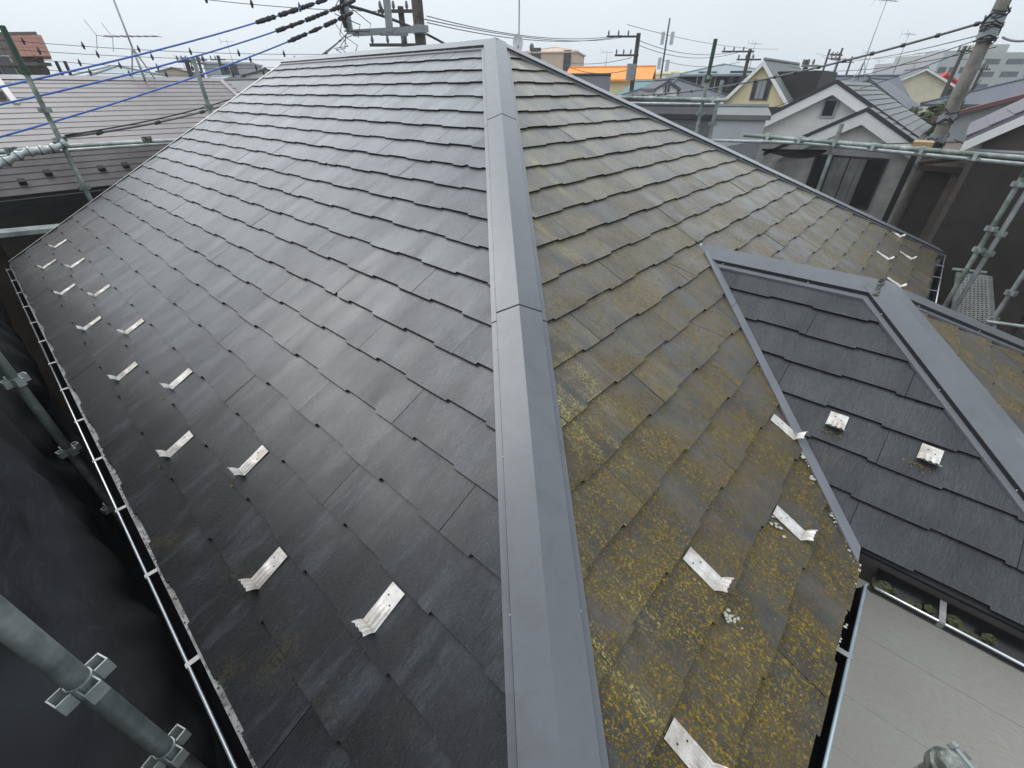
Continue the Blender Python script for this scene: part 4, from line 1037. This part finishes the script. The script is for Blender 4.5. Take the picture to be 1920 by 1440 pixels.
# ---- office block far right
D = 120
for (x0, x1, y0, y1, mt, lab, wr) in ((1768, 1960, 98, 165, 'office', 'large grey-green office block with rows of dark windows on the skyline', 5), (1745, 1830, 112, 170, 'w_grey', 'grey stepped wing of offices before the large office block', 3)):
    p0, p1 = at(x0, 150, D), at(x1, 150, D); zt = zpx((x0 + x1) / 2, y0, D); ax = V((p1.x - p0.x, p1.y - p0.y, 0))
    ofc = thing('office_block', lab, 'building', ((p0.x + p1.x) / 2, (p0.y + p1.y) / 2, GROUND))
    m = MB(); m.box((p0.x, p0.y, GROUND), ax, HF * 18, (0, 0, zt - GROUND)); w_o = m.build('wall', mt, ofc)
    axn = ax.normalized(); L_ = ax.length
    for r in range(wr):
        for q in range(4):
            cz = zt - 1.6 - r * 2.3; s0 = L_ * (.06 + q * .235)
            m = MB(); m.box(V((p0.x, p0.y, cz - .55)) + axn * s0 - HF * .06, axn * L_ * .17, HF * .1, (0, 0, 1.0)); m.build('window', 'pane', w_o)
    m = MB(); m.box(V((p0.x, p0.y, zt)) + axn * L_ * .3 + HF * 3, axn * L_ * .3, HF * 5, (0, 0, 1.6)); m.build('roof_plant', mt, ofc)
    D = 105
# ---- skyline on the left and middle
gable_house('hip_house', 'house with blue-grey tiled hip roof behind the ridge of the mauve roof', hp(232, 30), AZ + .9, 4.6, 3.4, zpx(232, 147, 29), zpx(232, 125, 30), 'w_white', 'r_bluegrey', hip=True, over=.4)
gable_house('grey_block', 'grey flat-roofed block with rooftop masts above the mauve roof end', hp(452, 55), AZ + .3, 5, 4.4, zpx(450, 120, 55), zpx(450, 117, 55), 'w_grey', 'w_grey', 'building', over=.15, hip=True, windows=(('a', 0, zpx(450, 132, 54), 1.6, 1.0, 'frame_grey', False),))
gable_house('tan_house', 'small tan house on the skyline behind the mauve roof', hp(345, 70), AZ + .3, 4, 3.4, zpx(345, 135, 70), zpx(345, 128, 70), 'w_tan', 'r_brown', over=.2)
gable_house('white_block', 'white walled house with dark roof past the mauve roof end', hp(505, 42), AZ + .5, 3.6, 3.0, zpx(505, 142, 41), zpx(505, 130, 42), 'w_white', 'r_dark', over=.25)
gable_house('tiled_house', 'grey tiled roof just past the mauve roof end', hp(462, 26), AZ + 1.1, 4.4, 3.2, zpx(462, 175, 25), zpx(462, 150, 26), 'w_tan', 'r_slate', over=.3)
gable_house('gabled_house', 'pale grey gabled house just past the mauve roof end', hp(425, 36), AZ + .8, 3.6, 2.8, zpx(425, 158, 36), zpx(425, 143, 36), 'w_lightgrey', 'r_bluegrey', over=.25)
rr = random.Random(21)
cols = [('white', 'w_white', 'r_slate', 'slate grey'), ('cream', 'w_cream', 'r_brown', 'brown'), ('grey', 'w_lightgrey', 'r_blue', 'blue-grey'), ('tan', 'w_tan', 'r_dark', 'black'), ('beige', 'w_beige', 'r_grey', 'pale grey')]
for i in range(64):
    px = -60 + (2040) * ((i * 0.618034) % 1.0); Dd = 52 + 95 * ((i * .377) % 1.0) + rr.uniform(-4, 4)
    if 900 < px < 1000 : px += 140
    cn_, wm, rm_, rn = cols[i % 5]; he = rr.uniform(-.6, .6) + Dd * .006
    p = hp(px, Dd)
    gable_house('distant_house', f'distant {cn_} house with {rn} roof in the hazy skyline', p, rr.uniform(0, 3.14), rr.uniform(6, 10), rr.uniform(5, 7), he, he + rr.uniform(1.2, 1.9), wm, rm_, group=f'distant {cn_} houses on the skyline', hip=rr.random() < .4, over=.4)

# ================================================================== POLES, WIRES, ANTENNAS
def upole(name, label, base, ztop, r0, r1, mat, arms=(), dirv=None, group=None, trans=False, cat='utility pole', ins=True):
    base = V((base[0], base[1], GROUND)); t_ = thing(name, label, cat, base, group); dirv = V(dirv or HR).normalized()
    m = MB(); m.tube([base, V((base.x, base.y, ztop))], [r0, r1], 12); m.build('pole', mat, t_, True, 40)
    for (z_, a0, a1) in arms:
        m = MB(); c = V((base.x, base.y, z_)) - HF * (r1 + .04); m.box(c + dirv * a0 - HF * .04 - V((0, 0, .045)), dirv * (a1 - a0), HF * .08, V((0, 0, .09))); ao = m.build('crossarm', 'steel_grey' if mat != 'pole_dark' else 'pole_dark', t_)
        if ins:
            n = 3
            for k in range(n):
                m = MB(); s_ = a0 + (a1 - a0) * (.06 + .30 * k); p = c + dirv * s_ + V((0, 0, .045)); m.tube([p, p + V((0, 0, .06)), p + V((0, 0, .13)), p + V((0, 0, .22))], [.02, .055, .05, .03], 6); m.build('insulator', 'cable_grey', ao)
    if trans:
        c = V((base.x, base.y, ztop - 2.1)) - HF * .35 + HR * -.25; m = MB(); m.tube([c, c + V((0, 0, .75))], .24, 12); m.build('transformer', 'steel_grey', t_, True, 40)
    return t_
# pole M behind the ridge with its steel bracket
DM = 14.0; pm = at(787, 60, DM)
um = upole('utility_pole', 'brown mottled concrete utility pole with galvanised bracket frame behind the main ridge', pm, at(781, -60, DM).z, .165, .135, 'pole_brown')
def seg(m, a, b, wdt, hgt):
    a, b = V(a), V(b); d = (b - a).normalized(); u = d.cross(HF).normalized(); m.cbox((a + b) / 2, d * ((b - a).length / 2), u * wdt / 2, HF * hgt / 2)
DMf = DM - .22
for (a, b, wv) in (((662, 62), (803, 54), .13), ((640, -30), (657, 64), .15), ((722, -30), (731, 60), .16)):
    m = MB(); seg(m, at(*a, DMf - (.02 if a[0] != 662 else 0)), at(*b, DMf - (.02 if a[0] != 662 else 0)), wv, .09); m.build('bracket_arm', 'steel_grey', um)
m = MB(); seg(m, at(713, 64.5, DMf), at(765, 65, DMf), .05, .06); m.build('bracket_plate', 'steel_grey', um)
m = MB(); p = at(787, 56, DM); m.tube([p - V((0, 0, .09)), p + V((0, 0, .09))], .165, 14); m.build('band', 'steel_grey', um, True, 40)
m = MB(); m.tube([at(640, -10, DMf - .1), at(641, 20, DMf - .1), at(648, 52, DMf - .1)], .05, 8); m.build('cable_guard', 'cable', um)
pk = at(756, 60, 19.5)
upole('utility_pole', 'slim dark utility pole crowded with insulators behind the bracketed pole', pk, at(754, 12, 19.5).z, .13, .10, 'pole_dark', ((at(754, 22, 19.5).z, -.75, .75), (at(754, 85, 19.5).z, -1.2, .6)))
# leaning-looking concrete pole on the right
DR = 13.0; pr_ = at(1806, 160, DR)
ur = upole('utility_pole', 'tall grey concrete pole wrapped in cables beside the white gabled house', pr_, at(1905, -60, DR).z, .175, .135, 'concrete_pole')
for (px, py) in ((1792, 222), (1780, 260), (1898, 62), (1905, 40)):
    m = MB(); z_ = at(px, py, DR).z; m.tube([(pr_.x, pr_.y, z_ - .10), (pr_.x, pr_.y, z_ + .10)], .185, 14); m.build('band', 'steel_grey', ur, True, 40)
    m = MB(); r5 = random.Random(px)
    for k in range(9):
        a = r5.uniform(0, 6.3); z5 = z_ + r5.uniform(-.2, .2); pts = [V((pr_.x + .20 * math.cos(a + q * .7), pr_.y + .20 * math.sin(a + q * .7), z5 + r5.uniform(-.08, .08))) for q in range(5)]; m.tube(pts, .014, 5)
    m.build('cable_loop', 'cable', ur)
# other poles: (px of pole, top py, depth, radius, arms)
for (lab, px, ty, D, r0, arms, mt, tr) in (
    ('dark utility pole with long crossarm and transformer before the orange roof', 1184, 62, 30, .15, ((69, -1.75, .0), (104, -1.2, .1)), 'pole_dark', True),
    ('dark utility pole beside the black timber house', 1388, 92, 36, .15, ((97, -1.9, .2), (112, -.8, .8)), 'pole_dark', False),
    ('short brown utility pole beside the yellow gable', 1497, 112, 26, .15, ((124, -.3, .5),), 'pole_brown', False),
    ('slim far pole right of the yellow gable', 1531, 92, 60, .14, ((102, -.2, 1.4), (110, -.2, 1.4)), 'pole_dark', False),
    ('slim far pole with double crossarms behind the white gable', 1553, 90, 62, .14, ((104, -1.2, .2), (112, -1.0, .2)), 'pole_dark', False),
    ('slim far pole over the blue slate roof', 1576, 106, 66, .14, ((117, -1.2, .3),), 'pole_dark', False),
    ('slim far pole beside the cream gable', 1772, 86, 34, .13, ((96, -.5, .5),), 'pole_dark', False),
    ('dark pole before the large office block', 1822, 120, 36, .12, ((130, -.4, .4),), 'pole_dark', False),
    ('dark stub pole standing by the end of the mauve roof', 368, 108, 30, .16, ((116, -.4, .4),), 'pole_dark', False),
    ('dark far pole above the grey flat-roofed block', 428, 104, 44, .14, ((112, -.6, .6),), 'pole_dark', False),
    ('dark far pole with insulators left of the grey flat-roofed block', 390, 106, 50, .15, ((113, -.9, .9), (120, -.7, .7)), 'pole_dark', False)):
    p = at(px, 170, D); upole('utility_pole', lab, p, zpx(px, ty, D), r0, r0 * .75, mt, tuple((zpx(px, a[0], D), a[1], a[2]) for a in arms), None, None, tr)
# thin frame arm on the transformer pole
# mobile phone mast
p = at(1238, 150, 33); ms = upole('antenna_mast', 'slim mobile phone mast with paired white panel antennas', p, zpx(1250, 34, 33), .09, .04, 'pole_dark', cat='mast')
for (px, y0, y1, s_) in ((1240, 60, 84, -.28), (1254, 60, 84, .28), (1236, 108, 130, -.25), (1248, 112, 134, .26)):
    m = MB(); z0, z1 = zpx(1245, y1, 33), zpx(1245, y0, 33); c = V((p.x, p.y, (z0 + z1) / 2)) + HR * s_ - HF * .1; m.cbox(c, HR * .09, HF * .07, V((0, 0, (z1 - z0) / 2))); m.build('panel', 'w_lightgrey', ms)
# whip antenna with small dish behind the apex
p = at(973, 100, 9.2); t_ = thing('whip_antenna', 'thin whip mast with small round dish rising behind the apex', 'antenna', (p.x, p.y, 0))
m = MB(); m.tube([(p.x, p.y, .6), (p.x, p.y, at(972, -40, 9.2).z)], .012, 6); m.build('mast', 'antenna', t_)
m = MB(); c = at(971, 81, 9.1); sec_ = []
for k in range(5):
    a = k / 4; sec_.append([c + (HR * math.cos(q * math.pi / 8) * .085 + V((0, 0, 1)) * math.sin(q * math.pi / 8) * .125) * a + HF * (.03 * (1 - a * a)) for q in range(16)])
m.loft(sec_[1:], True); m.add(sec_[1], [tuple(range(16))]); m.build('dish', 'dish', t_, True)
m = MB(); m.cbox(c - HF * .06 + V((0, 0, -.05)), HR * .018, HF * .03, V((0, 0, .02))); m.build('feed_horn', 'w_grey', t_)
p = at(997, 110, 40); t_ = thing('roof_dish', 'small dark dish on a post beside the beige block', 'antenna', (p.x, p.y, GROUND)); m = MB(); m.tube([(p.x, p.y, GROUND), (p.x, p.y, zpx(997, 92, 40))], .03, 6); m.build('mast', 'pole_dark', t_)
m = MB(); m.blob(at(997, 89, 40), .22, .12, .26, 1, 10, 6, 0); m.build('dish', 'cable_grey', t_, True)
# antennas on the right-hand roofs
for (lab, px, py, tpx, tpy, D, bl) in (('tall leaning-looking antenna on a tripod over the white gable roof', 1608, 150, 1650, -6, 26, 1.3), ('slim antenna over the cream gable', 1675, 138, 1705, 60, 40, 1.2), ('twin-boom antenna over the blue slate roof', 1618, 142, 1644, 95, 44, 1.6),
        ('short antenna right of the cream gable', 1712, 130, 1722, 98, 60, 1.2), ('small antenna above the slate roofs', 1560, 140, 1572, 108, 60, 1.4), ('small antenna on the far skyline by the office wing', 1640, 140, 1648, 112, 70, 1.5), ('antenna on the grey flat-roofed block', 437, 118, 430, 75, 55, 1.2),
        ('antenna behind the tan skyline house', 348, 132, 340, 105, 66, 1.4), ('antenna above the beige apartment block edge', 1135, 130, 1137, 95, 50, 1.1), ('antenna beside the black timber house', 1402, 140, 1412, 78, 38, 1.0)):
    b = at(px, py, D); zt = at(tpx, tpy, D).z; antenna(lab, b, V((b.x, b.y, zt)), zt - .12, HR + HF * .4, bl, .024 if D > 35 else .02, 6, .6 if D < 30 else 0)

def wire(name, label, A, B, sag, r, mat, n=22, group=None, cat='cable', clips=0, markers=None, top=True, par=None):
    A, B = V(A), V(B); pts = [A.lerp(B, i / n) + V((0, 0, -4 * sag * (i / n) * (1 - i / n))) for i in range(n + 1)]
    m = MB(); m.tube(pts, r, 6); o = m.build(name, mat, par, True)
    if par is None: tag(o, label, cat, group)
    def pt(f): return A.lerp(B, f) + V((0, 0, -4 * sag * f * (1 - f)))
    if clips:
        m = MB()
        for i in range(clips): f = (i + .5) / clips; d = (B - A).normalized(); m.tube([pt(f) - d * .04, pt(f) + d * .04], r * 1.7, 6)
        m.build('clip', 'cable', o)
    if markers:
        for f in markers:
            m = MB(); p = pt(f); m.tube([p + V((0, 0, .16)), p + V((0, 0, .02)), p - V((0, 0, .10))], [.01, .055, .03], 6); m.build('marker', 'cable', o)
    return o, pt
blue = [((-70, 178), (660, -20), .10), ((-70, 211), (648, 8), .12), ((-70, 276), (652, 28), .12)]
labs = ['uppermost blue sheathed power line with black taped sleeves', 'middle blue sheathed power line with black taped sleeves', 'lowest blue sheathed power line with black taped sleeves']
for k, ((a, b, sg_), lab) in enumerate(zip(blue, labs)):
    o, pt = wire('power_line', lab, at(*a, 6.0), at(*b, 13.3), sg_, .0135, 'cable_blue', 30, 'blue sheathed lines')
    r5 = random.Random(k); f = (.60, .69, .735)[k]
    while f < .985:
        l_ = r5.uniform(.030, .075); m = MB(); n = 14
        m.tube([pt(f + l_ * i / n) for i in range(n + 1)], [.018 + (.018 if 0 < i < n else 0) + r5.uniform(-.010, .012) for i in range(n + 1)], 8); m.build('sleeve', 'sleeve', o, True); f += l_ + r5.uniform(.001, .012)
    m = MB()
    for j in range(2):
        p = pt(.95 + .03 * j); m.tube([p + V((r5.uniform(-.3, .3), r5.uniform(-.3, .3), -q * .16 + r5.uniform(-.1, .1))) if q else p for q in range(6)], .009, 4)
    m.build('loose_strand', 'cable', o)
for k, (a, b) in enumerate((((-40, 71), (760, 98)), ((-40, 88), (760, 106)), ((-40, 101), (560, 124)), ((-40, 121), (560, 133)))):
    wire('marker_line', f'{("highest", "second highest", "second lowest", "lowest")[k]} of four black marker-strung lines above the mauve roof', at(*a, 21), at(*b, 27), .25, .011, 'cable', 20, 'overhead lines with pointed markers', markers=[.08 + .115 * j + .03 * k for j in range(7)])
wire('marker_line', 'thin overhead line with pointed markers running up to the bracketed pole', at(330, -8, 20), at(760, 22, 19.4), .1, .011, 'cable', 20, markers=[.13, .33, .54, .75, .9])
wire('telephone_cable', 'twin black cable rising from the verge post to the bracketed pole', onY(118, 258, YV - .05), at(650, 64, DM - .2), .35, .013, 'cable_grey', 26, clips=9)
wire('telephone_cable', 'second thin cable beside the twin cable from the verge post', onY(122, 254, YV - .05), at(648, 66, DM - .1), .30, .009, 'cable', 26)
wire('thick_cable', 'thick black cable looping down behind the bracket to the main ridge', at(650, 10, DM + .3), at(850, 92, DM + 6), -.12, .036, 'cable')
o, pt = wire('bundle_cable', 'long thick bundled cable sweeping down left from the tall concrete pole', at(1872, 33, DR), at(1110, 176, 27), .55, .030, 'cable_grey', 40, clips=22)
wire('bundle_cable', 'thick cable leaving the tall concrete pole towards the right edge', at(1880, 70, DR), at(2000, 55, 8), .1, .022, 'cable_grey')
for (lab, a, Da, b, Db, sg_, r) in (
    ('upper black wire crossing the sky behind the apex', (800, 30), 19.4, (1165, 66), 30, .35, .014), ('lower black wire crossing the sky behind the apex', (800, 42), 19.4, (1165, 68), 30, .35, .014), ('bare wire crossing just above the antenna dish', (796, 36), 14, (1178, 68), 30, .3, .011),
    ('thin wire from the transformer pole towards the black house pole', (1196, 75), 30, (1388, 95), 36, .4, .014), ('second thin wire from the transformer pole to the black house pole', (1196, 84), 30, (1388, 97), 36, .45, .014), ('high thin wire running right from the transformer pole', (1176, 46), 30, (1460, 92), 48, .3, .012),
    ('thin wire above the orange roof towards the mast', (1070, 118), 38, (1184, 108), 30, .15, .016), ('drooping wire over the orange roof', (1060, 122), 38, (1190, 128), 30, .35, .018), ('wire from the mast to the black house pole', (1240, 112), 33, (1388, 116), 36, .3, .013),
    ('wire descending from the tall concrete pole over the white gable', (1868, 62), DR, (1420, 150), 34, .6, .011), ('second wire descending from the tall concrete pole over the white gable', (1872, 70), DR, (1410, 196), 30, .5, .011), ('thin wire from the tall concrete pole towards the far slim poles', (1868, 58), DR, (1540, 105), 60, .5, .012),
    ('wire between the far slim poles', (1531, 100), 60, (1772, 92), 34, .5, .013), ('wire crossing below the cable bundle on the right', (1470, 122), 28, (1868, 88), DR, .35, .010), ('black wire running low across the white house to the concrete pole', (1600, 268), 12.5, (1770, 262), DR, .05, .013), ('black wire from the concrete pole to the purple tiled house', (1790, 262), DR, (1930, 300), 10.4, .05, .016),
    ('thin drop wire over the pale grey slate roof', (1620, 150), 25, (1740, 258), 17, .25, .010), ('steep drop wire before the pale grey slate roof', (1840, 150), DR, (1715, 275), 15.5, .05, .010), ('thin wire running from the yellow gable to the white house', (1350, 230), 17, (1540, 165), 19, .1, .010)):
    wire('overhead_wire', lab, at(*a, Da), at(*b, Db), sg_, r, 'cable', 20)

# ================================================================== TREE
def tree(label, c, zt, rx, n, seed):
    t_ = thing('tree', label, 'tree', (c[0], c[1], GROUND)); r = random.Random(seed); m = MB(); zc = zt - rx * .9
    m.tube([(c[0], c[1], GROUND), (c[0], c[1], zc)], [.22, .10], 8)
    for k in range(7):
        a = r.uniform(0, 6.3); m.tube([(c[0], c[1], zc - 1.0), (c[0] + math.cos(a) * rx * .7, c[1] + math.sin(a) * rx * .7, zc + r.uniform(-.2, .8) * rx)], [.07, .02], 5)
    m.build('trunk', 'bark', t_); m = MB()
    cl = [(V((r.gauss(0, .45), r.gauss(0, .45), r.gauss(0, .38))) * rx, r.uniform(.2, .42) * rx) for _ in range(26)]
    for _ in range(n):
        o, s_ = r.choice(cl); p = V((c[0], c[1], zc)) + o + V((r.gauss(0, 1), r.gauss(0, 1), r.gauss(0, 1))).normalized() * s_ * r.uniform(.6, 1)
        a = V((r.uniform(-1, 1), r.uniform(-1, 1), r.uniform(-.6, .6))).normalized(); b = a.orthogonal().normalized(); l_ = r.uniform(.05, .11)
        m.add([p - a * l_, p + b * l_ * .5, p + a * l_, p - b * l_ * .5], [(0, 1, 2, 3)])
    stuff(m.build('crown', 'leaf', t_))
p = at(1765, 205, 26); tree('leafy green tree between the white gable roof and the blue hip roof', (p.x, p.y), zpx(1765, 186, 26), 1.05, 5000, 3)
p = at(1790, 214, 24); tree('smaller green shrub tree beside the concrete pole', (p.x, p.y), zpx(1790, 200, 24), .7, 2600, 5)

# ================================================================== damp air
t = NT('haze'); t.t.nodes.remove(t.b)
pv = t.n('ShaderNodeVolumePrincipled'); pv.inputs['Color'].default_value = (.93, .96, 1, 1); pv.inputs['Density'].default_value = .0011; pv.inputs['Anisotropy'].default_value = .2
t.l(pv.outputs[0], t.out.inputs['Volume'])
hz = stuff(MB().abox(-302, 422, -302, 422, GROUND - 1, 14.0).build('haze', 'haze'))
